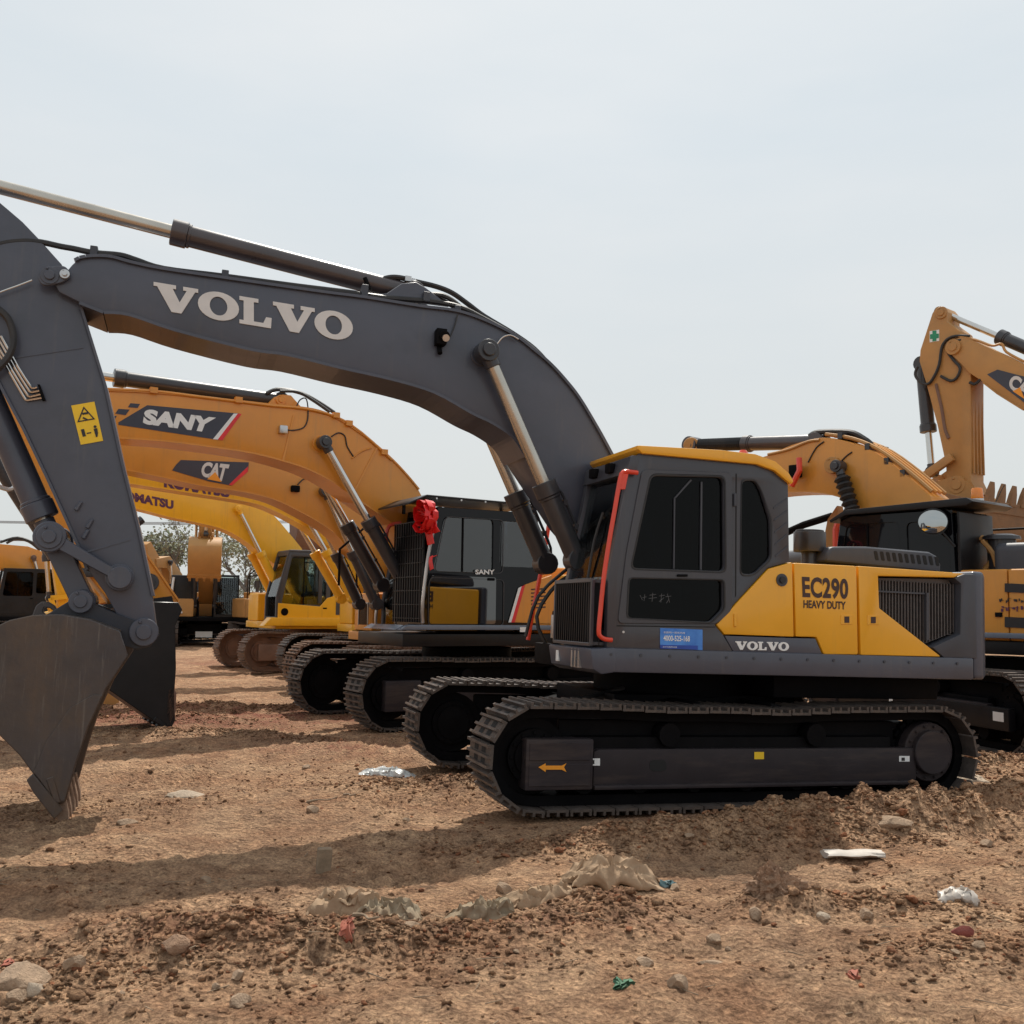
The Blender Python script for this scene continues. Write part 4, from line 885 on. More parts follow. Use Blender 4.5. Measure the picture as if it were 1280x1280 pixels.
    BP = [(218, 782), (227, 762), (222, 753), (190, 752), (150, 758), (112, 772), (92, 800), (95, 830), (110, 848), (135, 862), (170, 886), (195, 903), (212, 912), (218, 900), (217, 865), (219, 835)]
    bp = X(.62, *BP); bk = bucket(root, bp, list(range(1, 13)), (X(.62, (204, 906))[0], Vector(X(.62, (216, 916))[0])-Vector(X(.62, (196, 902))[0])), X(.26, (110, 775), (130, 756), (160, 752), (215, 745), (222, 770), (200, 800), (150, 800)), 1.35, 'black', 'black', .16)
    MB().prism(X(.64, (210, 862), (216, 858), (220, 866), (219, 890), (212, 905), (207, 890)), .645, .675).build('side_cutter', 'rustbody', bk, bevel=.006, seg=1)
    # bow and ribbons (hung on the cab, not part of it)
    bow = thing('ribbon_bow', 'red satin bow with trailing ends tied on the black cab front', 'ribbon bow', S.m @ Vector((1.42, 1.52, 2.98)), S.rot)
    rr = random.Random(3)
    for k in range(15):
        a = 2*math.pi*k/15*2+rr.uniform(-.2, .2); sc_ = rr.uniform(.75, 1.15); pts = []
        for t in range(9):
            s = t/8*math.pi; r = .23*sc_*math.sin(s); w = .11*math.sin(2*s)
            pts.append(((.04+.05*(k % 3))*math.sin(s)+rr.uniform(-.02, .02), math.cos(a)*r-math.sin(a)*w, math.sin(a)*r+math.cos(a)*w+.02))
        mb = MB(); vs = []
        for p in pts: vs += [(p[0]-.045, p[1], p[2]), (p[0]+.045, p[1]+.01, p[2]+.01), (p[0]+.045, p[1]+.016, p[2]+.016), (p[0]-.045, p[1]+.006, p[2]+.006)]
        n = len(pts); mb.add(vs, [(i*4+j, i*4+(j+1) % 4, i*4+4+(j+1) % 4, i*4+4+j) for i in range(n-1) for j in range(4)]); mb.build('bow_loop', 'ribbon', bow)
    for pts, wd in (([(0, 0, 0), (.03, .02, -.2), (0, .05, -.38)], .10), ([(0, .1, 0), (.02, .16, -.14), (-.02, .2, -.22)], .09), ([(0, .06, -.55), (.02, .08, -.62), (.0, .09, -.74)], .05), ([(0, .02, -.58), (0, .12, -.56), (0, .22, -.55)], .04), ([(-.02, -.35, -.02), (0, -.5, -.12), (.0, -.62, -.4)], .05)):
        mb = MB(); vs = []
        for p in pts: vs += [(p[0]-.006, p[1]-wd, p[2]), (p[0]-.006, p[1]+wd, p[2]+.02), (p[0]+.006, p[1]+wd, p[2]+.02), (p[0]+.006, p[1]-wd, p[2])]
        n = len(pts); mb.add(vs, [(i*4+j, i*4+(j+1) % 4, i*4+4+(j+1) % 4, i*4+4+j) for i in range(n-1) for j in range(4)]+[(0, 1, 2, 3), (n*4-1, n*4-2, n*4-3, n*4-4)]); mb.build('ribbon_tail', 'ribbon', bow)
    return S
build_second()

def joint_poly(pts, wd):
    """outline (x,z) round a centre line with a width per point"""
    L_, R_ = [], []
    for i, p in enumerate(pts):
        a = Vector(pts[max(i-1, 0)]); c = Vector(pts[min(i+1, len(pts)-1)]); d = (c-a).normalized(); n = Vector((-d.y, d.x))
        L_.append(tuple(Vector(p)+n*wd[i]/2)); R_.append(tuple(Vector(p)-n*wd[i]/2))
    return L_+R_[::-1]
def simple_arm_bucket(root, side, nose, tip, top, bw=1.3, up=False, bm='bucket', m_arm=None):
    """arm from nose pivot with a tail at top down to tip, bucket on the tip"""
    nose, tip, top = Vector(nose), Vector(tip), Vector(top)
    ap = joint_poly([tuple(top), tuple(nose), tuple(nose.lerp(tip, .5)), tuple(tip)], [.3, .85, .62, .36])
    arm = plate_boom(root, ap, -.22, .22, side, 'arm')
    d = (tip-nose).normalized(); f = Vector((-d.y, d.x))
    f = -f if f.x < 0 else f
    t = tip
    if not up: bp = [t+Vector(p) for p in ((-.30, .05), (-.1, .28), (.25, .22), (.62, .10), (.85, -.15), (.85, -.45), (.7, -.8), (.45, -1.1), (.12, -1.38), (-.02, -1.3), (-.22, -.3))]
    else: bp = [t+Vector(p) for p in ((.0, .1), (-.2, .1), (-.35, -.1), (-.2, -.4), (.1, -.62), (.5, -.7), (.9, -.55), (1.15, -.2), (1.3, .15), (1.2, .15), (.5, .1))]
    bk = bucket(root, [tuple(p) for p in bp], list(range(1, 9)), (tuple(bp[8]), tuple(bp[8]-bp[7])), None, bw, bm)
    b = MB()
    for s in (.18, -.24): b.prism([tuple(t+Vector(p)) for p in ((-.2, .1), (.1, .32), (.45, .25), (.3, -.2), (-.2, -.25))], s, s+.06)
    b.build('bucket_ear', bm, bk)
    c0 = nose.lerp(tip, .12)+f*.42; c1 = nose.lerp(tip, .85)+f*.38
    cylinder(root, tuple(c1), tuple(c0), .09, .055, 0, .35, 'cyl', 'chrome', 'bucket_cylinder', hose=False)
    for a, c in ((c1, nose.lerp(tip, .85)), (c1, t+Vector((.3, .15)))):
        b = MB(); dd = (c-a).normalized(); n = Vector((-dd.y, dd.x))*.06; b.prism([tuple(a+n), tuple(c+n), tuple(c-n), tuple(a-n)], -.3, -.24); b.prism([tuple(a+n), tuple(c+n), tuple(c-n), tuple(a-n)], .24, .3); b.build('guide_link', side, root)
    return arm

def build_third():
    S = Mach((-1.7, 20.8, 0), R(210)); X = S.xz
    root = thing('excavator', 'tan excavator with small dark logo panel, behind the one with the red bow', 'excavator', S.loc, S.rot, 'excavators parked in the left row')
    undercarriage(root, single=True, shoe='shoer', Rt=.455, singles={1: True, -1: True})
    upper(root, 'tan', 'dark', xf=1.05, zt=2.1, cabx=(-.6, 1.1))
    MB().box(.6, 1.12, -1.42, 1.42, 1.05, 1.22).build('deck_beam', 'tan', root, bevel=.02)
    generic_cab(root, -.6, 1.10, .38, 1.40, 1.23, 3.05, .22, 'grey2', 'gside', lower=.3)
    g = MB(); g.box(1.08, 1.10, -.95, -.93, 1.35, 1.80); g.box(1.08, 1.10, -.45, -.43, 1.35, 1.80); g.box(1.08, 1.10, -.95, -.43, 1.79, 1.81); g.build('grille_frame', 'silver', root)
    for i in range(9): MB().box(1.075, 1.09, -.91+i*.052, -.90+i*.052, 1.36, 1.79).build('grille_bar', 'black', root)
    T = [(100, 508), (145, 517), (250, 530), (350, 550), (420, 590), (470, 640)]
    B = [(435, 686), (424, 671), (405, 656), (379, 641), (344, 624), (304, 614), (251, 606), (195, 594), (145, 585), (100, 585)]
    top, bot = dense(X(.3, *T)), dense(X(.3, *B))
    poly = top+[(.45, 2.4), (.18, 2.0), (.25, 1.78), (.45, 1.80), (.9, 2.1), (1.4, 2.5)]+bot
    boom = plate_boom(root, poly, -.30, .30, 'tan'); flange_set(boom, bot, -.3, .3, 'tan', 'bottom_flange')
    cat_logo(S, .303, boom, [(215, 588), (220, 581), (226, 575), (311, 578), (310, 589), (289, 607), (262, 602)], [(310, 583), (310, 589.5), (290, 607), (286, 606)], [(254, 577), (287, 580.5), (281, 602.5), (250, 595)], [(259, 599), (269, 590), (277, 602.5)])
    b = MB(); c = S.p(.33, 369, 611); b.box(-.08, .08, -.04, .06, -.06, .06, Matrix.Translation(c)); o = b.build('boom_lamp', 'dark', boom, bevel=.02); hose(o, [S.p(.33, *u) for u in ((372, 606), (378, 600), (384, 597))], .012)
    for yy in (.44, -.44): cylinder(root, X(.44, (406, 614))[0], X(.44, (470, 755))[0], .10, .058, yy, .53, 'cyl', 'chrome', 'boom_cylinder', eye=.085)
    MB().tube([(1.12, .25, 1.3), (1.2, .25, 1.35), (1.2, .28, 1.7), (1.1, .28, 1.85)], .03, 8).build('handrail', 'silver', root)
    nose = Vector(top[0]).lerp(Vector(bot[-1]), .5)
    simple_arm_bucket(root, 'tan', nose, (5.95, 1.35), nose+Vector((.75, .8)), bm='tan2')
    cylinder(root, tuple(nose+Vector((.75, .8))), (3.2, 4.55), .10, .06, 0, .4, 'cyl', 'chrome', 'arm_cylinder', hose=False)
build_third()

def build_komatsu(T, h, label, cabdef, T0, B0, foot, pinb, txt, far=False, tipz=(6.25, 1.3), shoe='shoe', frame='dark', xf=1.0):
    S = Mach(T, R(h)); X = S.xz
    root = thing('excavator', label, 'excavator', S.loc, S.rot, 'excavators parked in the left row')
    undercarriage(root, single=False, shoe=shoe, frame=frame)
    upper(root, 'kom', 'dark', xf=xf, zt=2.05, zb=1.12, cabx=cabdef[:2], strip='kom', cw='kom')
    if far:
        MB().prism([(1.95, 1.20), (1.75, 1.42), (-.5, 1.42), (-.5, 1.20)], 1.10, 1.52).build('cab_step', 'kom', root, bevel=.02)
    cab = generic_cab(root, cabdef[0], cabdef[1], .38, 1.40, 1.32, 3.17, .30, 'grey2', 'gfront', 'grey2', lower=.24 if far else .3, split=.68)
    if far:
        b = MB(); b.prism([(-.50, 1.33), (1.55, 1.33), (1.55, 1.80), (.40, 1.72), (.2, 1.95), (-.50, 2.15)], 1.40, 1.425); b.build('cab_side_panel', 'kom', cab, bevel=.008, seg=1)
        b = MB(); b.prism([(cabdef[1]-.02, 1.95), (cabdef[1]+.03, 1.95), (cabdef[1]-.27, 3.14), (cabdef[1]-.34, 3.14)], 1.37, 1.42); b.prism([(.35, 1.8), (.45, 1.8), (.45, 3.12), (.35, 3.12)], 1.37, 1.42); b.prism([(cabdef[1]-.3, 3.05), (.35, 3.05), (.35, 3.14), (cabdef[1]-.34, 3.14)], 1.37, 1.42); b.build('cab_pillar', 'grey2', cab, bevel=.01)
        b = MB(); b.cyl((cabdef[1]-.18, 1.38, 1.57), (cabdef[1]-.18, 1.432, 1.57), .10, n=16); b.build('door_step_hole', 'dark', cab)
        MB().box(-.45, -.05, 1.40, 1.432, 1.5, 1.95).build('side_vent', 'grey2', cab)
    top, bot = dense(X(.3, *T0)), dense(X(.3, *B0))
    boom = plate_boom(root, top+foot+bot, -.28, .28, 'kom'); flange_set(boom, bot, -.28, .28, 'kom', 'bottom_flange')
    if txt: plane_text('lettering', 'KOMATSU', X(.30, *txt), .285, 'purple', boom, .055, 1.02)
    for yy in (.42, -.42): cylinder(root, X(.42, pinb[0])[0], X(.42, pinb[1])[0], .11, .055, yy, pinb[2], 'kom', 'chrome', 'boom_cylinder', eye=.08, hose=False)
    nose = Vector(top[0]).lerp(Vector(bot[-1]), .5)
    simple_arm_bucket(root, 'kom', nose, tipz, nose+Vector((.8, .6)), bm='kom')
    cylinder(root, tuple(nose+Vector((.8, .6))), (3.4, 4.9), .10, .06, 0, .4, 'kom', 'chrome', 'arm_cylinder', hose=False)
    return S, root
build_komatsu((-2.8, 25, 0), 208, 'bright yellow excavator whose boom lettering is half covered by the tan boom', (-.6, .95),
  [(122, 541), (153, 545), (218, 556), (300, 575), (370, 605), (430, 650)], [(420, 690), (396, 668), (379, 656), (349, 640), (321, 629), (284, 622), (218, 612), (153, 602), (122, 599)],
  [(.42, 2.4), (.18, 2.0), (.25, 1.8), (.45, 1.82), (.9, 2.1), (1.3, 2.5)], ((384, 648), (441, 748), .40), [(205, 592), (288, 607), (287, 623), (205, 609)])
build_komatsu((-5.5, 29.1, 0), 210, 'farthest bright yellow excavator of the row, its cab and rusty tracks in view', (-.5, 1.55),
  [(75, 572), (140, 588), (180, 592), (250, 604), (310, 622), (339, 641), (360, 664), (378, 686)], [(353, 711), (330, 694), (309, 677), (283, 662), (250, 653), (215, 646), (180, 637), (140, 628), (75, 612)],
  [(.40, 2.6), (.18, 2.0), (.25, 1.8), (.45, 1.82), (.8, 2.2)], ((298, 636), (350, 740), .52), [(146, 611), (217, 625.5), (217, 637), (146, 622.5)], True, (6.5, 1.35), 'shoer', 'rustbody', 1.6)

# ---- right: dusty orange machine seen from behind
def build_right():
    S = Mach((6.95, 15.5, 0), R(130)); X = S.xz
    root = thing('excavator', 'orange excavator turned away, with black cab, roof guard and round mirror', 'excavator', S.loc, S.rot, 'excavators parked on the right')
    rot = R(-27.3); off = (-.474, .306)
    undercarriage(root, rot=rot, off=off, a=2.1, single=False, singles={1: True, -1: False}, Rt=.455)
    Xr = Matrix.Translation((*off, 0)) @ Matrix.Rotation(rot, 4, 'Z')
    b = MB(); b.box(-2.2, 1.85, 1.46, 1.56, .31, .585); b.box(1.85, 2.45, 1.42, 1.57, .28, .68); o = b.build('side_frame', 'black', root, bevel=.012); o.data.transform(Xr)
    for x0, x1, m, z0, z1 in ((-2.12, -1.93, 'bright', .42, .53), (1.70, 1.84, 'bright', .45, .57), (.18, .27, 'bright', .42, .54), (.17, .28, 'redp', .54, .57), (1.98, 2.35, 'orangep', .46, .54)):
        MB().box(x0, x1, 1.572 if m == 'orangep' else 1.562, 1.576 if m == 'orangep' else 1.566, z0, z1).build('sticker', m, o).data.transform(Xr)
    upper(root, 'tan', 'black', xf=1.7, zt=2.32, zb=1.18, cabx=(-.5, 1.5), strip='black', cw='grey')
    b = MB(); b.prism([(1.8, 1.40), (-2.4, 1.40), (-2.4, 1.47), (1.72, 1.47)], 1.40, 1.52); b.build('deck_trim', 'bluegrey', root, bevel=.012)
    cab = generic_cab(root, -.50, 1.45, .38, 1.42, 1.40, 3.17, .2, 'gloss', 'gloss', lower=.45)
    b = MB(); b.prism(rounded([(-.56, 1.9), (-.50, 1.9), (-.50, 3.14), (-.54, 3.14)], .02), .40, 1.40); b.build('rear_window', 'black', cab, bevel=.02)
    b = MB(); b.prism([(-.70, 3.20), (1.15, 3.185), (1.42, 3.08), (1.44, 3.12), (1.17, 3.26), (-.70, 3.31), (-.80, 3.25)], .30, 1.52); b.build('roof_guard', 'black', root, bevel=.008)
    b = MB()
    for x in (-.3, 1.2):
        for y in (.5, 1.3): b.cyl((x, y, 3.15), (x, y, 3.26), .02, n=8)
    b.build('guard_post', 'black', root)
    b = MB(); b.cyl((-.35, .45, 3.24), (-.35, .45, 3.40), .09, n=16); o = b.build('beacon', 'bright', root); b = MB(); b.cyl((-.35, .45, 3.40), (-.35, .45, 3.56), .088, .075, n=16); b.build('beacon_lens', 'amber', o, bevel=.02)
    hose(o, [(-.55, .35, 3.3), (-.6, .3, 3.45), (-.66, .25, 3.6)], .006)
    c = S.p(1.62, 1166, 652); b = MB(); vs = []
    nrm = (S.i.to_3x3() @ Vector((-.42, -.88, .12))).normalized(); a = nrm.cross(Vector((0, 0, 1))).normalized(); d = a.cross(nrm)
    n = 28
    for k, (rr, dd) in enumerate(((1.0, -.03), (1.0, .0), (.72, .018), (.4, .03))):
        for i in range(n): t = 2*math.pi*i/n; vs.append(c+a*(.19*rr*math.cos(t))+d*(.165*rr*math.sin(t))+nrm*dd)
    b.add(vs, [(k*n+i, k*n+(i+1) % n, (k+1)*n+(i+1) % n, (k+1)*n+i) for k in range(3) for i in range(n)]+[tuple(range(3*n, 4*n))])
    mi = b.build('mirror', 'mirror', root); b = MB(); b.cyl(c-nrm*.034, c-nrm*.10, .2, .08, n=24); b.tube([c-nrm*.09, (c-nrm*.1).lerp(Vector((-.45, 1.42, c.z-.3)), .6), Vector((-.47, 1.40, c.z-.35))], .018, 6); b.build('mirror_arm', 'black', mi)
    # boom
    T = [(820, 590), (900, 584), (957, 570), (990, 556), (1027, 547), (1060, 552), (1094, 566), (1132, 594), (1163, 620)]
    B = [(1090, 648), (1063, 626), (1032, 616), (991, 614), (940, 620), (870, 640), (820, 645)]
    top, bot = dense(X(.3, *T)), dense(X(.3, *B))
    boom = plate_boom(root, top+[(.22, 2.6), (.12, 2.0), (.28, 1.8), (.6, 2.1)]+bot, -.30, .30, 'tan'); flange_set(boom, bot, -.3, .3, 'tan', 'bottom_flange')
    for k in range(4):
        y = .25-k*.14; b = MB(); b.tube([S.p(.3, *u)+Vector((0, y-.3, .05)) for u in ((1030, 546), (1062, 551), (1096, 565), (1134, 593), (1163, 618))], .032, 6)
        b.build('steel_pipe', 'tan' if k % 3 else 'tan2', boom)
    b = MB()
    for u, v in ((1062, 551), (1096, 565), (1120, 583), (1140, 598)): b.box(-.04, .04, -.30, .30, .0, .11, Matrix.Translation(S.p(0, u, v)))
    b.build('pipe_clamp', 'cyl', boom)
    hose(boom, [S.p(.1, *u) for u in ((1012, 545), (1024, 540), (1062, 540), (1080, 548), (1090, 556))], .045); hose(boom, [S.p(0, *u) for u in ((1025, 545), (1050, 542), (1066, 544), (1086, 556))], .04)
    hose(boom, [S.p(.31, *u) for u in ((960, 568), (985, 562), (1010, 552), (1024, 550))], .025, 'tan2'); hose(boom, [S.p(.31, *u) for u in ((1010, 578), (1020, 560), (1030, 552))], .012)
    hose(boom, [S.p(.31, *u) for u in ((1052, 576), (1058, 570), (1065, 565))], .012)
    ac = cylinder(root, X(0, (866, 557))[0], X(0, (1024, 552))[0], .13, .10, 0, .44, 'cylb', 'black', 'arm_cylinder', eye=.14, hose=False)
    b = MB()
    p0, p1 = S.p(0, 875, 556.5), S.p(0, 932, 554.5)
    for k in range(26): q0 = p0.lerp(p1, k/26); q1 = p0.lerp(p1, (k+.9)/26); b.cyl(q0, q0.lerp(q1, .5), .10, .125, n=14); b.cyl(q0.lerp(q1, .5), q1, .125, .10, n=14)
    b.build('rubber_boot', 'rubber', ac, smooth=False)
    MB().cyl(S.p(.16, 864, 556.5), S.p(-.16, 864, 556.5), .15, n=20).build('cylinder_eye', 'tan2', ac, bevel=.02)
    pn, bs = X(.44, (1048, 583))[0], (1.25, 1.9)
    for yy in (.44, -.44):
        o = cylinder(root, pn, bs, .10, .06, yy, .62, 'cyl', 'black', 'boom_cylinder', eye=.1, hose=False)
        a, c2 = Vector((pn[0], yy, pn[1])), Vector((bs[0], yy, bs[1])); b = MB()
        for k in range(12): q0 = a.lerp(c2, .08+k*.045); q1 = a.lerp(c2, .08+(k+.95)*.045); b.cyl(q0, q0.lerp(q1, .5), .095, .14, n=14); b.cyl(q0.lerp(q1, .5), q1, .14, .095, n=14)
        b.build('rubber_boot', 'rubber', o, smooth=False)
    pin_boss(root, S, .30, X(.3, (1043, 582))[0], .14, .1, boom, 'tan2', 'cylinder_boss')
    c = S.p(.4, 995, 590); b = MB(); b.box(-.10, .10, -.05, .08, -.10, .12, Matrix.Translation(c)); lm = b.build('boom_lamp', 'dark', boom, bevel=.02)
    b = MB(); b.tube([c+Vector((-.12, .08, .22)), c+Vector((-.14, .1, 0)), c+Vector((.02, .1, -.25))], .05, 8, 1); b.build('lamp_cover', 'red', lm)
    b = MB(); b.tube([S.p(-.6, *u) for u in ((978, 668), (1005, 656), (1040, 645))], .065, 10, 1); b.build('return_pipe', 'dark', root)
    b = MB(); b.prism(X(-.5, (1038, 650), (1050, 632), (1056, 690), (1030, 690)), -.6, -.4); b.build('boom_bracket_cover', 'tan2', root, bevel=.02)
    b = MB(); b.tube([S.p(.2, *u) for u in ((1046, 690), (1046, 662), (1050, 650))], .07, 8, 1); b.build('handrail', 'red', root)
    # exhaust, dome, side print
    p0 = S.p(.7, 1253, 712); r = .19; z0 = p0.z; b = MB(); b.cyl((p0.x, p0.y, 2.2), (p0.x, p0.y, z0+.42), r, n=24); b.cyl((p0.x, p0.y, z0+.42), (p0.x, p0.y, z0+.47), r*1.35, r*1.3, n=24); b.cyl((p0.x, p0.y, z0+.47), (p0.x, p0.y, z0+.50), r*1.3, r*.8, n=24); b.build('exhaust_cap', 'cyl', root)
    p1 = S.p(.9, 1285, 700); b = MB(); b.box(-.3, .35, -.3, .3, -.3, .34, Matrix.Translation((p1.x, p1.y, 2.35))); b.build('filter_housing', 'grey2', root, bevel=.12, seg=4)
    hose(root, [S.p(.8, *u) for u in ((1226, 672), (1236, 682), (1240, 700), (1232, 712))], .05, 'tan2'); hose(root, [S.p(.9, *u) for u in ((1228, 676), (1240, 690), (1246, 708))], .035, 'tan2')
    rr = random.Random(12)
    for v, m, h, st in ((749, 'ink', 5.5, 8.0), (759, 'purple', 6.5, 6.0)):
        mb = MB(); u = 1249.0 if m == 'ink' else 1250.5
        while u < 1296:
            for k in range(rr.choice((3, 4))):
                a0, b0 = rr.uniform(0, 3.6), rr.uniform(-h/2, h/2); du, dv = rr.choice(((4.2, .3), (1.4, h*.8), (3.0, 2.4)))
                mb.prism(X(1.43, (u+a0, v+b0*.6), (u+a0+du, v+b0*.6), (u+a0+du, v+b0*.6+min(dv, h*.6)), (u+a0, v+b0*.6+min(dv, h*.6)) if du < 2 else (u+a0, v+b0*.6+.9)), 1.43, 1.433+rr.random()*.002)
            u += st
        mb.build('side_lettering', m, root, smooth=False)
    for v0, v1 in ((729, 740), (771, 784)): decal('vent', X(1.432, (1256, v0), (1300, v0+2), (1300, v1+2), (1256, v1)), 1.432, 'ink', root)
    nose = Vector(top[0]).lerp(Vector(bot[-1]), .5); simple_arm_bucket(root, 'tan', nose, (nose.x-.9, 1.4), nose+Vector((.6, .75)))
build_right()

def build_raised():
    S = Mach((12.6, 14.5, 0), R(130)); X = S.xz
    root = thing('excavator', 'dusty tan excavator on the right edge with its arm raised high above a toothed bucket', 'excavator', S.loc, S.rot, 'excavators parked on the right')
    undercarriage(root, single=False); upper(root, 'tan2', 'dark', cabx=(-.5, 1.5)); generic_cab(root, -.5, 1.5, .38, 1.4, 1.23, 3.05, .22, 'grey2', 'gside')
    top = X(.3, (1190, 427), (1202, 421), (1212, 423), (1227, 431), (1257, 444), (1280, 455)); bot = X(.3, (1280, 512), (1248, 492), (1230, 478), (1212, 466), (1202, 455), (1186, 440))
    boom = plate_boom(root, top+[(3.0, 5.55), (1.8, 4.4), (.9, 3.0), (.15, 2.0), (.3, 1.75), (.6, 1.8), (1.7, 2.9), (2.6, 4.0), (3.8, 4.85)]+bot, -.32, .32, 'tan2'); flange_set(boom, bot[:3], -.32, .32, 'tan2', 'bottom_flange')
    cat_logo(S, .325, boom, [(1234, 468), (1247, 462), (1300, 476), (1300, 516), (1280, 503)], [(1298, 500), (1300, 500), (1300, 512), (1298, 510)], [(1266, 467), (1300, 484), (1294, 504), (1259, 484)], [(1266, 489), (1275, 484), (1281, 499)])
    pin_boss(root, S, .32, X(.32, (1192, 434))[0], .15, .04, boom, 'tan2', 'nose_pin')
    arm = plate_boom(root, X(.24, (1166, 392), (1171, 384), (1178, 383), (1184, 390), (1184, 402), (1200, 414), (1203, 424), (1214, 465), (1214, 600), (1222, 617), (1200, 619), (1184, 600), (1183, 581), (1172, 530), (1158, 478), (1150, 452), (1151, 438)), -.26, .26, 'tan2', 'arm')
    for k in range(4): q0 = X(.2, (1214, 500))[0]; q1 = X(.2, (1214, 592))[0]; MB().box(q1[0]-.03, q0[0]-.02, -.22+k*.13, -.19+k*.13, q1[1], q0[1]).build('arm_rib', 'tan2', arm)
    s = decal('sticker', X(.265, (1162, 414), (1174, 412), (1174, 426), (1162, 428)), .262, 'bright', arm); decal('cross_mark', X(.268, (1165.5, 413.5), (1170.5, 413), (1170.5, 417), (1173.5, 417), (1173.5, 422.5), (1170.5, 423), (1170.5, 426), (1165.5, 427), (1165.5, 423.5), (1162.5, 424), (1162.5, 418), (1165.5, 417.5)), .265, 'green', s)
    cylinder(root, X(0, (1176, 390))[0], X(0, (1330, 455))[0], .12, .06, 0, .50, 'cyl', 'chrome', 'arm_cylinder', hose=False)
    cylinder(root, X(.0, (1165, 590))[0], X(.0, (1153, 455))[0], .13, .065, .0, .37, 'cyl', 'chrome', 'bucket_cylinder', hose=False)
    for P in (((1212, 420), (1190, 421), (1178, 432), (1174, 455), (1168, 470), (1160, 480), (1150, 477), (1144, 468), (1147, 458)), ((1202, 425), (1186, 428), (1184, 438), (1192, 450), (1200, 460), (1196, 472), (1188, 476), (1176, 470)), ((1212, 478), (1219, 480), (1226, 474))): hose(arm, [S.p(.30, *u) for u in P], .028)
    hose(boom, [S.p(.3, *u) for u in ((1198, 420), (1220, 425), (1240, 432), (1252, 430), (1258, 440), (1280, 452))], .025, 'tan2')
    hose(arm, [S.p(.27, *u) for u in ((1170, 480), (1177, 510), (1181, 535), (1186, 548))], .03, 'rustbody')
    pin_boss(root, S, .26, X(.26, (1177, 391))[0], .12, .03, arm, 'tan2', 'tail_pin'); pin_boss(root, S, .26, X(.3, (1196, 606))[0], .17, .06, arm, 'tan2', 'pivot_pin')
    a, c = Vector(X(.3, (1154, 598))[0]), Vector(X(.3, (1192, 571))[0]); d = (c-a).normalized(); n = Vector((-d.y, d.x))*.08
    for s in (1, -1): b = MB(); b.prism([tuple(a+n), tuple(c+n), tuple(c-n), tuple(a-n)], s*.34-.05, s*.34+.05); b.cyl((a.x, s*.34-.07, a.y), (a.x, s*.34+.07, a.y), .13, n=18); b.build('guide_link', 'tan2', root, bevel=.01)
    e = Vector(X(0, (1178, 618))[0]); b = MB(); b.prism([(a.x+.1, a.y), (e.x+.1, e.y), (e.x-.1, e.y), (a.x-.1, a.y)], -.2, .2); b.build('bucket_link', 'tan2', root, bevel=.01)
    # bucket curled towards the machine, teeth up
    t = Vector(X(0, (1205, 612))[0])
    bp = [t+Vector(p) for p in ((.25, .0), (.45, -.08), (.60, -.35), (.55, -.75), (.30, -1.15), (-.05, -1.35), (-.40, -1.30), (-.66, -1.05), (-.80, -.70), (-.86, -.38), (-.80, -.36), (-.1, -.15))]
    bk = bucket(root, [tuple(p) for p in bp], list(range(1, 10)), (tuple(bp[9]), (-.22, 1.0)), None, 1.9, 'muddy', None, .36, tw=1.9)
    b = MB()
    for s in (.24, -.31): b.prism([tuple(t+Vector(p)) for p in ((-.5, -.25), (-.2, .12), (.1, .22), (.55, .12), (.62, -.25), (-.3, -.35))], s, s+.07)
    b.build('bucket_ear', 'tan2', bk)
    pn, bs = (2.6, 4.2), (1.25, 1.7)
    for yy in (.46, -.46): cylinder(root, pn, bs, .10, .06, yy, .5, 'cyl', 'chrome', 'boom_cylinder')
build_raised()

# ---- far machines
def far_machine(T, h, label, paint, cabm, boom_pts, boom_w, nose, tip, tail, up=False, group='excavators standing far behind', cabz=3.05, dark='dark', bm=None, poly=None):
    S = Mach(T, R(h)); root = thing('excavator', label, 'excavator', S.loc, S.rot, group)
    undercarriage(root, single=False); upper(root, paint, dark, xf=1.6); generic_cab(root, -.5, 1.5, .38, 1.4, 1.23, cabz, .15, cabm, 'gdark')
    plate_boom(root, poly or joint_poly(boom_pts, boom_w), -.3, .3, paint)
    simple_arm_bucket(root, paint, nose, tip, tail, bm=bm or paint, up=up)
    for yy in (() if poly else (.42, -.42)): cylinder(root, tuple(Vector(boom_pts[len(boom_pts)//2])), (1.35, 1.7), .09, .055, yy, .5, 'cyl', 'chrome', 'boom_cylinder', hose=False)
    return S, root
S, r = far_machine((-13.5, 45.5, 0), 285, 'tan excavator facing the camera far back with its bucket held high', 'tan2', 'black', [(.3, 1.9), (1.6, 3.6), (3.0, 5.2), (4.0, 7.0)], [.4, .8, .8, .5], (4.0, 7.0), (3.6, 4.25), (4.3, 7.9))
g = MB()
for i in range(12): g.box(1.52, 1.54, .42+i*.085, .44+i*.085, 1.3, 2.9)
g.build('front_guard', 'dark', r); b = MB(); b.box(.9, 1.5, -1.4, -.5, 1.2, 3.0); b.build('side_box', 'black', r, bevel=.03); MB().tube([(1.6, -.9, 1.4), (1.65, -1.3, 1.6), (1.65, -1.35, 2.2), (1.6, -1.3, 2.9)], .05, 6).build('handrail', 'bright', r)
b = MB(); b.box(1.0, 1.06, -.35, .35, .35, .6); b.build('tow_plate', 'bright', r)
S2 = Mach((-18.9, 41.0, 0), R(213))
pl = S2.xz(.3, (-60, 672), (-20, 677), (0, 680), (35, 683), (54, 690), (63, 702), (65, 730), (60, 762), (50, 764), (44, 745), (32, 722), (0, 712), (-20, 711), (-60, 712))
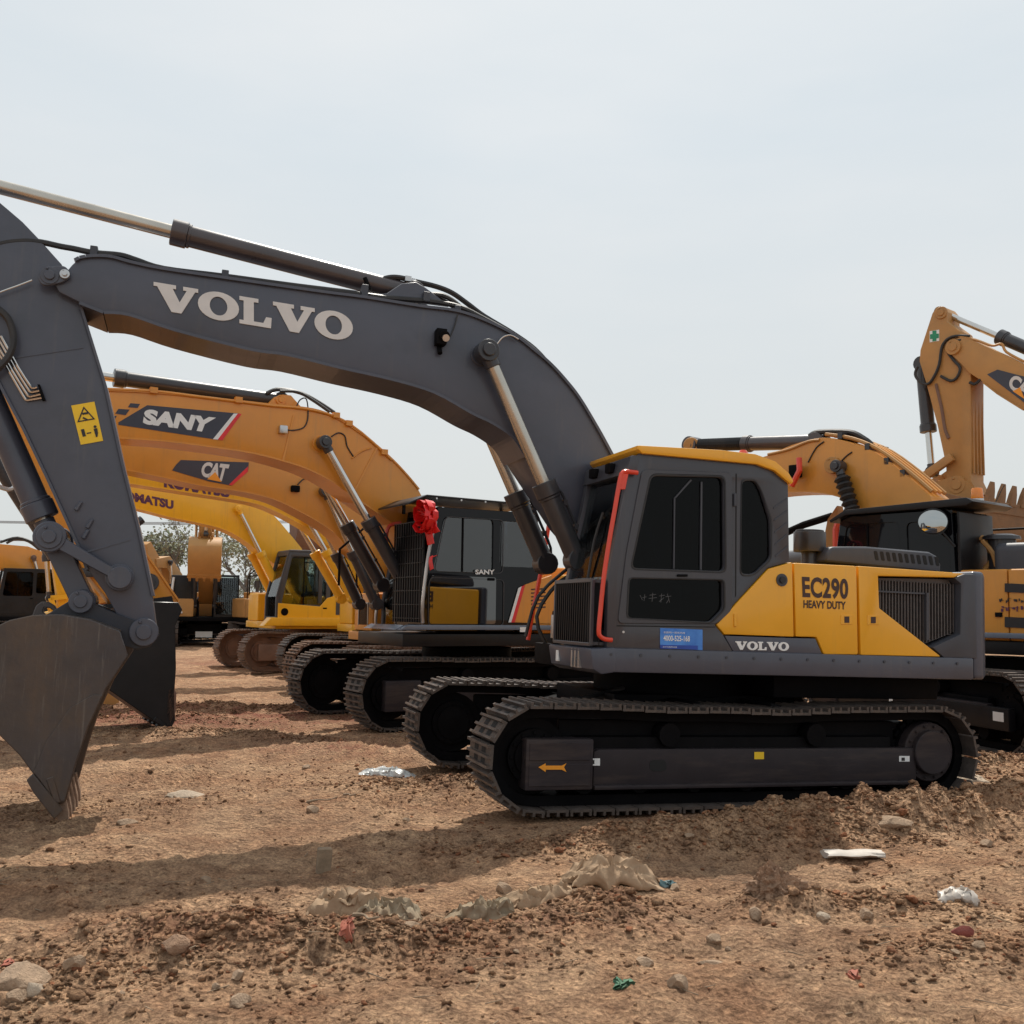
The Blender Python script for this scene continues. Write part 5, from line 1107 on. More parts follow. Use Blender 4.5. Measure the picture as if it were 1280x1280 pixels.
S, r = far_machine((-18.9, 41.0, 0), 213, 'orange excavator at the left edge with a square dark cab', 'sany', 'black', [(.3, 1.9), (.75, 3.2), (1.9, 4.05), (3.6, 4.15), (5.6, 4.0)], [.35, .9, 1.05, .9, .6], pl[1], (pl[1][0]-.4, 1.4), (pl[1][0]+.7, pl[1][1]+.7), poly=pl)
for P in (((8, 679), (20, 674), (36, 677), (50, 688)), ((0, 678), (22, 672), (44, 680), (58, 694))): hose(r, [S2.p(.1, *u) for u in P], .05)
cylinder(r, S2.xz(.45, (42, 697))[0], S2.xz(.45, (56, 748))[0], .11, .06, .45, .5, 'rustbody', 'chrome', 'boom_cylinder', hose=False)
far_machine((-9.6, 43.0, 0), 300, 'tan excavator half hidden behind the yellow cab, holding up a brown bucket', 'tan2', 'dark', [(.3, 1.9), (1.2, 3.3), (2.4, 4.6), (3.2, 5.4)], [.35, .7, .7, .45], (3.2, 5.4), (3.0, 5.2), (3.9, 6.3), bm='rustbody')
far_machine((-15.6, 49.0, 0), 250, 'brown excavator arm and cab just left of the raised tan bucket', 'tan2', 'dark', [(.3, 1.9), (.8, 3.0), (1.6, 3.7), (2.4, 3.6)], [.35, .6, .6, .4], (2.4, 3.6), (2.0, 1.5), (2.9, 4.5))
# ------------------------------------------------------------------ ground
W0 = Mach((0, 0, 0), 0.0)
def gp(u, v, z=0.0):
    d = W0.ray(u, v); t = (z-HC)/d.z; return d.x*t, d.y*t
_lat = RNG.random((256, 256))
def vnoise(x, y, s=0):
    x = x+s*37.3; y = y+s*91.7; xi = np.floor(x).astype(int); yi = np.floor(y).astype(int); fx = x-xi; fy = y-yi
    fx = fx*fx*(3-2*fx); fy = fy*fy*(3-2*fy); g = lambda a, b: _lat[a & 255, b & 255]
    return (g(xi, yi)*(1-fx)+g(xi+1, yi)*fx)*(1-fy)+(g(xi, yi+1)*(1-fx)+g(xi+1, yi+1)*fx)*fy
def fbm(x, y, o=4, s=0):
    r = 0; a = .5
    for k in range(o): r = r+a*vnoise(x*2**k, y*2**k, s+k); a *= .5
    return r
MOUNDS = []                                         # x, y, length, width, turn, height
def mound(u, v, lu, wd, hgt, turn=0.0):
    x, y = gp(u, v); MOUNDS.append((x, y, lu, wd, hgt, turn))
for m in ((760, 1062, 1.1, .30, .05, .20), (900, 1055, 1.2, .32, .08, .25), (1040, 1044, 1.2, .34, .13, .28), (1180, 1030, 1.0, .36, .19, .30), (1300, 1015, 1.0, .5, .16, .3), (700, 1062, .7, .25, .03, .2),
          (975, 1140, .26, .20, .21, 0), (250, 1185, .8, .3, .11, .1), (430, 1192, .7, .22, .07, .0), (760, 1150, .45, .28, .13, .1), (640, 1170, .6, .2, .06, .1), (1130, 1140, .7, .22, .08, -.2), (200, 1215, .7, .25, .07, .1), (1010, 1060, 1.2, .3, .07, .2),
          (120, 900, 2.0, .5, .14, -.05), (330, 890, 2.2, .6, .12, .1), (230, 925, 2.0, .35, .08, .0), (540, 985, .8, .3, .07, 0.3), (1250, 960, .8, .5, .15, .4), (50, 1250, .5, .3, .07, 0), (1200, 1200, .6, .25, .06, .2)): mound(m[0], m[1], m[2], m[3], m[4], m[5])
TR = []                                            # flattened strips under the tracks
for T, h in (((1.604, 10.483), 198), ((-.7, 16.6), 210), ((-1.7, 20.8), 210), ((6.95, 15.5), 101)):
    for s in (1.295, -1.295):
        a = R(h); TR.append((T[0]-math.sin(a)*s, T[1]+math.cos(a)*s, a))
def ground_h(x, y):
    x = np.asarray(x, float); y = np.asarray(y, float)
    big = (fbm(x*.35, y*.35, 3, 1)-.44)*.22
    mid = (fbm(x*1.7, y*1.7, 3, 5)-.44)*.11
    rough = np.clip((fbm(x*.8, y*1.1, 3, 9)-.36)*4, 0.42, 1.15)
    n = vnoise(x*6, y*6, 20); r = (1-np.abs(2*n-1))**2
    n2 = vnoise(x*14, y*14, 24)
    r4 = (1-np.abs(2*vnoise(x*21+y*4, y*21-x*5, 28)-1)); sm = (.040*r+.034*n2+.030*r4*r4+.022*vnoise(x*38, y*38, 27)+.012*vnoise(x*75, y*75, 29)-.06)*rough
    flat = np.ones_like(x)
    for tx, ty, a in TR:
        dx = x-tx; dy = y-ty; u = dx*math.cos(a)+dy*math.sin(a); v = -dx*math.sin(a)+dy*math.cos(a)
        f = np.clip((np.abs(u)-2.5)/.5, 0, 1)+np.clip((np.abs(v)-.34)/.35, 0, 1); flat = np.minimum(flat, np.clip(f, .08, 1))
    h = (big+mid)*flat+sm*np.clip(flat*1.5, .25, 1)
    for mx_, my_, lu, wd, hg, tn in MOUNDS:
        dx = x-mx_; dy = y-my_; u = dx*math.cos(tn)+dy*math.sin(tn); v = -dx*math.sin(tn)+dy*math.cos(tn)
        g = np.exp(-((u/lu)**2+(v/wd)**2)**1.2); h = h+hg*g*(.65+.75*vnoise(x*9, y*9, 40)+.35*(1-np.abs(2*vnoise(x*4, y*4, 41)-1))-.3)*np.clip(flat*1.6+.0, .0, 1)
    # long wheel ruts in the open dirt
    for c, k, wd, d in ((5.15, .02, .12, .05), (6.15, .05, .15, .04), (7.5, .10, .2, .04)):
        v = y-(c+k*x+.12*np.sin(x*.8)); h = h-d*np.exp(-(v/wd)**2)*np.clip(fbm(x*.5, y*.5, 2, 33)*2-.2, 0, 1)+d*.5*np.exp(-((v-2*wd)/wd)**2)
    for c, k in ((5.75, .06), (8.05, .02)):
        v = y-(c+k*x); band = np.clip(1-np.abs(v)/.27, 0, 1)**.4*np.clip(fbm(x*.4, y*.3, 2, 55)*3-.9, 0, 1); pr = .5+.5*np.sin(x*2*math.pi/.2+v*1.5); h = h*(1-.45*band)+band*(.022*pr**3-.018)
    far = np.clip((np.hypot(x, y)-60)/200, 0, 1); return h*(1-far)
ys = [-60, -30, -12, -4, 0]; y = 1.5
while y < 900: ys.append(y); y += max(.02, .02*(max(y, 3.6)/4.0)**1.35) if y < 40 else y*.05
xs = list(np.arange(-4.2, 5.6, .028)); st = .03; x = 5.6
xr_ = []
while x < 900: xr_.append(x); st = min(st*1.035, 60); x += st
xl = []; st = .03; x = -4.2
while x > -900: st = min(st*1.035, 60); x -= st; xl.append(x)
xs = np.array(xl[::-1]+xs+xr_); ys = np.array(ys)
GX, GY = np.meshgrid(xs, ys); GZ = ground_h(GX.ravel(), GY.ravel())
nv = GX.size; nx, ny = len(xs), len(ys)
me = bpy.data.meshes.new('ground'); me.vertices.add(nv)
co = np.stack([GX.ravel(), GY.ravel(), GZ], 1).astype(np.float32); me.vertices.foreach_set('co', co.ravel())
ii = (np.arange(ny-1)[:, None]*nx+np.arange(nx-1)[None]).ravel(); quads = np.stack([ii, ii+1, ii+nx+1, ii+nx], 1).astype(np.int32)
me.loops.add(quads.size); me.loops.foreach_set('vertex_index', quads.ravel()); me.polygons.add(len(quads)); me.polygons.foreach_set('loop_start', np.arange(0, quads.size, 4, dtype=np.int32))
me.update(calc_edges=True); me.shade_smooth()
def blob(u, v, rx, ry):
    x, y = gp(u, v); return np.exp(-(((co[:, 0]-x)/rx)**2+((co[:, 1]-y)/ry)**2))
redm = np.clip(blob(150, 905, 2.6, 1.2)+blob(330, 895, 2.2, 1.3)+blob(330, 830, 4, 3)*.7+blob(420, 940, 1.0, .7)*.8+blob(250, 1180, .6, .25)*.7+blob(560, 1170, 1.2, .15)*.6+blob(760, 1150, .4, .2)*.5+blob(900, 1020, 2, .35)*.5, 0, 1)
at = me.attributes.new('red_soil', 'FLOAT', 'POINT'); at.data.foreach_set('value', redm.astype(np.float32))
def soil(name, island=False):
    m = bpy.data.materials.new(name); m.use_nodes = True; t = m.node_tree; b = t.nodes['Principled BSDF']; l = t.links.new
    tc = N(t, 'ShaderNodeTexCoord'); o = tc.outputs['Object']
    n1 = N(t, 'ShaderNodeTexNoise', Scale=.55, Detail=7.0, Roughness=.62); l(o, n1.inputs[0])
    r = N(t, 'ShaderNodeValToRGB'); e = r.color_ramp.elements; e[0].position = .30; e[0].color = (.37, .247, .172, 1); e[1].position = .72; e[1].color = (.60, .432, .296, 1)
    x = e.new(.46); x.color = (.50, .340, .233, 1); x = e.new(.58); x.color = (.56, .378, .256, 1); l(n1.outputs[0], r.inputs[0])
    n2 = N(t, 'ShaderNodeTexNoise', Scale=7.0, Detail=8.0, Roughness=.7); l(o, n2.inputs[0])
    r2 = N(t, 'ShaderNodeValToRGB'); e = r2.color_ramp.elements; e[0].position = .32; e[0].color = (.50, .47, .46, 1); e[1].position = .70; e[1].color = (1.25, 1.2, 1.12, 1); l(n2.outputs[0], r2.inputs[0])
    mu = N(t, 'ShaderNodeMix'); mu.data_type = 'RGBA'; mu.blend_type = 'MULTIPLY'; mu.inputs['Factor'].default_value = 1.0; l(r.outputs[0], mu.inputs['A']); l(r2.outputs[0], mu.inputs['B']); out = mu.outputs['Result']
    n7 = N(t, 'ShaderNodeTexNoise', Scale=48.0, Detail=6.0, Roughness=.75); l(o, n7.inputs[0]); r7 = N(t, 'ShaderNodeValToRGB'); e = r7.color_ramp.elements; e[0].position = .36; e[0].color = (.52, .48, .46, 1); e[1].position = .66; e[1].color = (1.42, 1.38, 1.30, 1); l(n7.outputs[0], r7.inputs[0])
    m7 = N(t, 'ShaderNodeMix'); m7.data_type = 'RGBA'; m7.blend_type = 'MULTIPLY'; m7.inputs['Factor'].default_value = 1.0; l(out, m7.inputs['A']); l(r7.outputs[0], m7.inputs['B']); out = m7.outputs['Result']
    n8 = N(t, 'ShaderNodeTexNoise', Scale=1.6, Detail=8.0, Roughness=.68); l(o, n8.inputs[0]); r8 = N(t, 'ShaderNodeValToRGB'); e = r8.color_ramp.elements; e[0].position = .36; e[0].color = (.78, .68, .63, 1); e[1].position = .60; e[1].color = (1.10, 1.10, 1.08, 1); l(n8.outputs[0], r8.inputs[0])
    m8 = N(t, 'ShaderNodeMix'); m8.data_type = 'RGBA'; m8.blend_type = 'MULTIPLY'; m8.inputs['Factor'].default_value = 1.0; l(out, m8.inputs['A']); l(r8.outputs[0], m8.inputs['B']); out = m8.outputs['Result']
    a = N(t, 'ShaderNodeAttribute'); a.attribute_name = 'red_soil'; n4 = N(t, 'ShaderNodeTexNoise', Scale=2.2, Detail=6.0, Roughness=.7); l(o, n4.inputs[0])
    mr = N(t, 'ShaderNodeMapRange'); mr.inputs[1].default_value = .38; mr.inputs[2].default_value = .62; l(n4.outputs[0], mr.inputs[0])
    mm = N(t, 'ShaderNodeMath'); mm.operation = 'MULTIPLY'; l(a.outputs['Fac'], mm.inputs[0]); l(mr.outputs[0], mm.inputs[1])
    mx = N(t, 'ShaderNodeMix'); mx.data_type = 'RGBA'; mx.inputs['B'].default_value = (.28, .105, .068, 1); l(mm.outputs[0], mx.inputs['Factor']); l(out, mx.inputs['A']); out = mx.outputs['Result']
    if island:
        g = N(t, 'ShaderNodeNewGeometry'); r3 = N(t, 'ShaderNodeValToRGB'); e = r3.color_ramp.elements; e[0].color = (.80, .76, .74, 1); e[1].color = (1.30, 1.30, 1.30, 1)
        for p, c in ((.45, (.95, .92, .90, 1)), (.85, (1.08, 1.06, 1.04, 1)), (.90, (.85, .58, .50, 1)), (.94, (.85, .62, .54, 1)), (.955, (1.1, 1.1, 1.1, 1))): q = e.new(p); q.color = c
        l(g.outputs['Random Per Island'], r3.inputs[0]); mu2 = N(t, 'ShaderNodeMix'); mu2.data_type = 'RGBA'; mu2.blend_type = 'MULTIPLY'; mu2.inputs['Factor'].default_value = 1; l(r3.outputs[0], mu2.inputs['A']); l(out, mu2.inputs['B']); out = mu2.outputs['Result']
    l(out, b.inputs['Base Color']); b.inputs['Roughness'].default_value = .93; b.inputs['Specular IOR Level'].default_value = .15
    n3 = N(t, 'ShaderNodeTexNoise', Scale=38.0, Detail=9.0, Roughness=.72); l(o, n3.inputs[0]); v = N(t, 'ShaderNodeTexVoronoi', Scale=26.0); l(o, v.inputs[0])
    ad = N(t, 'ShaderNodeMath'); ad.operation = 'ADD'; l(n3.outputs[0], ad.inputs[0]); l(v.outputs[0], ad.inputs[1])
    bp = N(t, 'ShaderNodeBump', Strength=1.0, Distance=.045); l(ad.outputs[0], bp.inputs['Height']); l(bp.outputs[0], b.inputs['Normal']); return m
M['soil'] = soil('trampled_dirt'); M['clod'] = soil('clod_earth', True)
me.materials.append(M['soil']); go = bpy.data.objects.new('ground', me); col.objects.link(go); go['kind'] = 'structure'

# ------------------------------------------------------------------ clods and rubble
def rock_mesh(seed, flat=.7, sub=1, jag=.28):
    bm = bmesh.new(); bmesh.ops.create_icosphere(bm, subdivisions=sub, radius=1); rr = random.Random(seed)
    for v in bm.verts: v.co *= 1+rr.uniform(-jag, jag); v.co.z *= flat
    for k in range(3):
        n = Vector((rr.uniform(-1, 1), rr.uniform(-1, 1), rr.uniform(-.3, 1))).normalized(); d = rr.uniform(.45, .7)
        for v in bm.verts:
            s = v.co.dot(n)
            if s > d: v.co -= n*(s-d)*.9
    vs = np.array([v.co[:] for v in bm.verts]); fs = np.array([[v.index for v in f.verts] for f in bm.faces]); bm.free(); return vs, fs
ROCKS = [rock_mesh(i, RNG.uniform(.5, .85), 1, .38) for i in range(10)]+[rock_mesh(50+i, .30, 1, .42) for i in range(6)]
def scatter(name, pts, sizes, kinds, mtl):
    V, F_ = [], []; o = 0; z0 = ground_h(pts[:, 0], pts[:, 1])
    for (x, y), s, k, z in zip(pts, sizes, kinds, z0):
        vs, fs = ROCKS[k]; a = RNG.uniform(0, 6.28); t = RNG.normal(0, .25); c, s_ = math.cos(a), math.sin(a)
        v = vs*np.array([s*RNG.uniform(.8, 1.4), s, s]); v = np.stack([v[:, 0]*c-v[:, 1]*s_, v[:, 0]*s_+v[:, 1]*c, v[:, 2]+v[:, 0]*t], 1)+np.array([x, y, z+s*.18]); V.append(v); F_.append(fs+o); o += len(v)
    V = np.concatenate(V).astype(np.float32); F_ = np.concatenate(F_).astype(np.int32); me = bpy.data.meshes.new(name); me.vertices.add(len(V)); me.vertices.foreach_set('co', V.ravel())
    me.loops.add(F_.size); me.loops.foreach_set('vertex_index', F_.ravel()); me.polygons.add(len(F_)); me.polygons.foreach_set('loop_start', np.arange(0, F_.size, 3, dtype=np.int32)); me.update(calc_edges=True)
    me.materials.append(mtl); ob = bpy.data.objects.new(name, me); col.objects.link(ob); ob['kind'] = 'stuff'; return ob
n = 95000; d = 3.2+16*RNG.random(n)**1.9; px = RNG.uniform(-.62, .66, n)*d; den = fbm(px*.9, d*1.3, 3, 9); den2 = vnoise(px*.45, d*.9, 60)
keep = RNG.random(n) < np.clip((den-.36)*4, .05, 1)*np.clip(den2*1.5, .1, 1); P = np.stack([px, d], 1)[keep]
sz = np.clip(RNG.lognormal(-5.0, .60, len(P)), .0025, .04)
tag(scatter('loose_clods', P, sz, RNG.integers(0, 16, len(P)), M['clod']), 'loose crumbs and clods of tan earth scattered over the whole yard', 'gravel')
# rubble on the banks
PP, SS, KK = [], [], []
for x, y, lu, wd, hg, tn in MOUNDS:
    cnt = int(2400*lu*max(wd, .25)/.45); u = RNG.normal(0, .6, cnt)*lu; v = RNG.normal(0, .6, cnt)*wd
    PP.append(np.stack([x+u*math.cos(tn)-v*math.sin(tn), y+u*math.sin(tn)+v*math.cos(tn)], 1)); SS.append(np.clip(RNG.lognormal(-4.75, .55, cnt), .004, .042)); KK.append(RNG.integers(0, 16, cnt))
PP = np.concatenate(PP); SS = np.concatenate(SS); KK = np.concatenate(KK)
ok = np.ones(len(PP), bool)
for u, v, a_, b_ in ((432, 1141, .26, .17), (487, 1148, .22, .17), (603, 1150, .23, .17), (672, 1130, .28, .18), (764, 1106, .34, .20), (484, 971, .3, .2), (968, 1138, .12, .10), (1066, 1074, .25, .1)):
    x_, y_ = gp(u, v); ok &= ((PP[:, 0]-x_)/a_)**2+((PP[:, 1]-y_-.02)/b_)**2 > 1
for tx, ty, a in TR:
    dx = PP[:, 0]-tx; dy = PP[:, 1]-ty; u = dx*math.cos(a)+dy*math.sin(a); v = -dx*math.sin(a)+dy*math.cos(a); ok &= ~((np.abs(u) < 2.6) & (np.abs(v) < .36))
tag(scatter('rubble', PP[ok], SS[ok], KK[ok], M['clod']), 'broken clods and shards of earth heaped along the banks', 'rubble')

def rock_obj(name, label, u, v, size, m, seed, flat=.6, group=None, cat='stone', sub=3, turn=0.0, sink=.25):
    bm = bmesh.new(); bmesh.ops.create_icosphere(bm, subdivisions=sub, radius=1); rr = random.Random(seed); ns = [(Vector((rr.uniform(-1, 1), rr.uniform(-1, 1), rr.uniform(-.4, 1))).normalized(), rr.uniform(.45, .75)) for _ in range(7)]
    sd_ = Vector((seed*1.7, seed*.9, 3.1))
    from mathutils import noise as mn
    for p in bm.verts:
        for n_, d_ in ns:
            s = p.co.dot(n_)
            if s > d_: p.co -= n_*(s-d_)*.85
        p.co *= 1+.14*mn.noise(p.co*2.2+sd_)+.06*mn.noise(p.co*6+sd_)
        if cat == 'earth lump': p.co *= 1+.22*(1-abs(mn.noise(Vector((p.co.x*5, p.co.y*5, p.co.z*1.2))+sd_))*2)+.16*mn.noise(p.co*5+sd_)+.12*mn.noise(p.co*11+sd_)+.06*mn.noise(p.co*23+sd_)
        p.co = Vector((p.co.x*size[0], p.co.y*size[1], p.co.z*size[2]))
    me = bpy.data.meshes.new(name); bm.to_mesh(me); bm.free(); me.materials.append(M[m]); me.shade_smooth(); me.set_sharp_from_angle(angle=R(28))
    o = bpy.data.objects.new(name, me); col.objects.link(o); x, y = gp(u, v); z = float(ground_h(np.array([x]), np.array([y]))[0]); o.location = (x, y, z+size[2]*(1-sink*2)*.5); o.rotation_euler = (rr.uniform(-.1, .1), rr.uniform(-.1, .1), turn)
    return tag(o, label, cat, group)
M['pale'] = mat('pale_stone', (.43, .335, .245), .9, var=.2, scale=9, bump=.6); M['brick'] = mat('red_brick', (.22, .055, .04), .85, var=.2, scale=20, bump=.4)
M['earth'] = mat('dark_earth', (.33, .20, .125), .95, var=.3, scale=14, bump=.9); M['tanr'] = mat('tan_rock', (.36, .245, .16), .92, var=.22, scale=11, bump=.8)
rock_obj('flat_stone', 'long pale flat stone lying on the open dirt in front of the bucket', 236, 994, (.25, .10, .045), 'pale', 3, sub=3)
rock_obj('boulder', 'big angular tan rock at the lower left corner', 22, 1248, (.14, .10, .075), 'tanr', 8)
rock_obj('flat_stone', 'small flat tan stone below the red shard', 888, 1208, (.085, .04, .022), 'tanr', 11, sub=2)
rock_obj('stone', 'round rust brown clod in the middle of the left foreground rubble', 215, 1217, (.075, .06, .05), 'earth', 14)
rock_obj('stone', 'tilted slab of stone in open dirt right of the near bucket teeth', 162, 1030, (.10, .06, .03), 'tanr', 15, turn=.5)
rock_obj('stone', 'pale concrete chunk on the rubble bank beside the track', 1112, 1052, (.20, .09, .06), 'tanr', 17)
rock_obj('brick_shard', 'dark red brick shard at the right edge of the dirt', 1203, 1184, (.07, .03, .045), 'brick', 21, cat='brick', sub=2)
rock_obj('earth_lump', 'dark ribbed lump of wet earth standing up from the dirt', 968, 1140, (.15, .12, .13), 'earth', 25, cat='earth lump', sink=.2, sub=6)
rock_obj('stone', 'pale grey stone at the foot of the dark earth lump', 1028, 1155, (.045, .035, .03), 'pale', 27)
rock_obj('stone', 'small white stone beside the big corner rock', 38, 1255, (.055, .045, .04), 'pale', 28)
src = None
for k in range(26):
    u = random.uniform(10, 1270); v = random.choice((random.uniform(960, 1040), random.uniform(1080, 1270), random.uniform(1130, 1260)))
    if u > 560 and v < 1050: v = random.uniform(1050, 1100)
    if src is None:
        src = rock_obj('earth_clod', 'rough tan clod of dried earth lying loose on the dirt', u, v, (.06, .05, .04), 'tanr', 70, group='clods lying on the open dirt', cat='clod', sub=2)
    else:
        o = src.copy(); col.objects.link(o); x, y = gp(u, v); z = float(ground_h(np.array([x]), np.array([y]))[0]); s = random.uniform(.35, 1.15); o.scale = (s, s*random.uniform(.7, 1.1), s*random.uniform(.6, 1.1)); o.location = (x, y, z+.012*s); o.rotation_euler = (random.uniform(-.3, .3), random.uniform(-.3, .3), random.uniform(0, 6))

# ------------------------------------------------------------------ litter
def crumple(name, label, cat, u, v, ln, wd, hg, turn, m, seed, nx=46, ny=26, fold=3.2):
    from mathutils import noise as mn
    x0, y0 = gp(u, v); vs = []; off = Vector((seed*3.3, seed*1.1, 0))
    for j in range(ny+1):
        for i in range(nx+1):
            a = i/nx-.5; b = j/ny-.5; e = (1-abs(2*a)**4)*(1-abs(2*b)**4)
            px = a*ln*(1+.22*mn.noise(Vector((b*4, seed, 1))))+.04*mn.noise(Vector((a*7, b*7, seed))); py = b*wd*(1+.35*mn.noise(Vector((a*5, seed, 2))))+.05*mn.noise(Vector((a*6, b*6, seed+9)))
            q = Vector((a*fold, b*fold*wd/ln*1.6, 0))+off
            q = Vector((q.x*.8+q.y*.6, q.y*1.1-q.x*.35, 0))+Vector((mn.noise(q*1.5), mn.noise(q*1.5+Vector((9, 2, 4))), 0))*.35
            r1 = 1-abs(mn.noise(q)); r2 = 1-abs(mn.noise(q*1.9+Vector((5, 1, 2)))); r3 = 1-abs(mn.noise(q*4.3))
            z = hg*(.50*r1**2.5+.36*r2**2.5+.16*r3**2)*(.15+.85*e)-.02*(1-e)+.012
            c, s = math.cos(turn), math.sin(turn); X_, Y_ = x0+px*c-py*s, y0+px*s+py*c; vs.append((X_, Y_, z))
    z = ground_h(np.array([p[0] for p in vs]), np.array([p[1] for p in vs])); vs = [(p[0]-x0, p[1]-y0, p[2]+float(zz)) for p, zz in zip(vs, z)]
    mb = MB(); w_ = nx+1; mb.add(vs, [(j*w_+i, j*w_+i+1, (j+1)*w_+i+1, (j+1)*w_+i) for j in range(ny) for i in range(nx)])
    o = mb.build(name, m, None, ang=50); o.location = (x0, y0, 0); md = o.modifiers.new('thickness', 'SOLIDIFY'); md.thickness = .004
    return tag(o, label, cat)
M['sack'] = mat('dirty_woven_sack', (.40, .27, .17), .85, var=.2, c2=(.36, .255, .17), dust=.85, dustc=(.34, .215, .13), scale=5, bump=.35, spec=.1)
M['sackg'] = mat('dirty_green_print_sack', (.35, .25, .16), .85, var=.3, c2=(.26, .225, .165), dust=.9, dustc=(.36, .235, .145), scale=7, bump=.25, spec=.1)
M['teal'] = mat('dusty_teal_plastic', (.06, .15, .17), .6, var=.3, dust=.6, scale=14); M['orangd'] = mat('dusty_orange_red_plastic', (.34, .085, .045), .7, var=.3, dust=.6, scale=14); M['greend'] = mat('dusty_green_plastic', (.05, .16, .09), .7, var=.3, dust=.5, scale=14)
M['plastic'] = mat('clear_plastic_sheet', (.62, .62, .60), .22, var=.1, scale=10, spec=.7); M['whitep'] = mat('white_plastic', (.54, .48, .42), .5, var=.15, dust=.6, scale=9)
crumple('woven_sack', 'tan woven sack with a raised flap, leftmost of the crumpled sacks', 'sack', 432, 1143, .42, .20, .15, .05, 'sack', 2, 44, 24, 3.2)
crumple('woven_sack', 'small muddy sack with grey lining lying right beside the leftmost one', 'sack', 487, 1150, .34, .20, .11, -.1, 'sackg', 3, 40, 24, 3.6)
crumple('woven_sack', 'flattened muddy sack with bluish print in the middle of the sack heap', 'sack', 603, 1152, .36, .20, .11, .1, 'sackg', 5, 40, 24, 3.6)
crumple('woven_sack', 'pale torn sack between the bluish one and the largest one', 'sack', 672, 1132, .46, .22, .11, .2, 'sack', 7, 46, 24, 4.2)
crumple('woven_sack', 'largest crumpled tan sack, heaped on the mound right of centre', 'sack', 764, 1108, .58, .28, .15, .1, 'sack', 9, 60, 34, 2.6)
crumple('teal_rag', 'small dusty teal rag at the right end of the sack heap', 'rag', 836, 1110, .09, .05, .03, .2, 'teal', 13, 14, 10)
crumple('plastic_sheet', 'clear crumpled plastic sheet lying in front of the tracks', 'plastic sheet', 484, 971, .55, .30, .09, .1, 'plastic', 17)
crumple('plastic_bag', 'torn white plastic bag on the dirt at the far right', 'plastic bag', 1197, 1137, .20, .12, .06, -.2, 'whitep', 19, 26, 16)
crumple('green_scrap', 'small green scrap of sheeting in the foreground', 'scrap', 780, 1240, .075, .05, .018, .0, 'greend', 23, 14, 10)
crumple('orange_scrap', 'crumpled orange scrap below the leftmost sack', 'scrap', 432, 1194, .05, .09, .028, .3, 'orangd', 27, 14, 12)
crumple('orange_scrap', 'tiny orange scrap in the right foreground', 'scrap', 1067, 1227, .035, .025, .012, .3, 'orangd', 29, 10, 8)
crumple('red_scrap', 'tiny red scrap at the far left edge', 'scrap', 10, 1221, .04, .03, .015, .3, 'orangd', 30, 10, 8)
crumple('pale_sheet', 'pale yellow sheet of foam by the rear drive sprocket', 'foam sheet', 1210, 976, .32, .3, .05, .2, 'pale', 31, 16, 12)
# wrapped roll
x, y = gp(1066, 1076); z = float(ground_h(np.array([x]), np.array([y]))[0]); b = MB(); rr = random.Random(4); vs = []; n = 18
for i in range(9):
    for k in range(n):
        t = 2*math.pi*k/n; r = .036*(1+rr.uniform(-.16, .16)); vs.append((-.20+i*.05+rr.uniform(-.012, .012), r*1.9*math.cos(t), .022+r*.62*math.sin(t)+.003*math.sin(i*1.3)))
b.add(vs, [(i*n+k, i*n+(k+1) % n, (i+1)*n+(k+1) % n, (i+1)*n+k) for i in range(8) for k in range(n)]+[tuple(range(n)), tuple(range(8*n, 9*n))])
o = b.build('paper_roll', 'whitep', None); o.location = (x, y, z); o.rotation_euler = (0, 0, .06); tag(o, 'dirty white flattened roll of wrapping on the dirt below the track', 'roll')
M['wood'] = mat('weathered_wood', (.26, .185, .12), .85, var=.25, scale=18, bump=.4)
x, y = gp(404, 1088); b = MB(); b.box(-.045, .045, -.03, .03, -.1, .15); o = b.build('wooden_peg', 'wood', None, bevel=.006, seg=1); o.location = (x, y, float(ground_h(np.array([x]), np.array([y]))[0])); o.rotation_euler = (.03, .05, .4); tag(o, 'short wooden peg standing in the shaded strip of dirt', 'peg')
for lab, u, v, ln, tn in (('thin bent stick lying in front of the clear plastic sheet', 436, 1003, .22, -1.0), ('short broken stick on the open dirt left of the plastic sheet', 402, 1008, .26, .1), ('thin stick poking out by the orange scrap', 455, 1190, .22, -.9)):
    x, y = gp(u, v); z = float(ground_h(np.array([x]), np.array([y]))[0]); b = MB(); b.tube([(-ln/2, 0, .012), (-ln*.1, .01, .03), (ln*.2, -.005, .03), (ln/2, .012, .05)], [.011, .012, .01, .006], 7); o = b.build('stick', 'wood', None); o.location = (x, y, z); o.rotation_euler = (0, 0, tn); tag(o, lab, 'stick')

b = MB(); rr = random.Random(31)
for k in range(420):
    d_ = 3.8+12*rr.random()**1.5; x_ = rr.uniform(-.55, .6)*d_; ln = rr.uniform(.03, .14); a = rr.gauss(0, .9); z_ = float(ground_h(np.array([x_]), np.array([d_]))[0])+.008
    e_ = Vector((math.cos(a), math.sin(a), rr.gauss(0, .12)))*ln/2; c_ = Vector((x_, d_, z_)); r_ = rr.uniform(.0015, .004); b.cyl(c_-e_, c_+e_, r_, r_*.6, n=4)
o = b.build('straw', 'wood', None, smooth=False); o['kind'] = 'stuff'; o['label'] = 'thin dry straws and splinters strewn over the dirt'; o['category'] = 'straw'
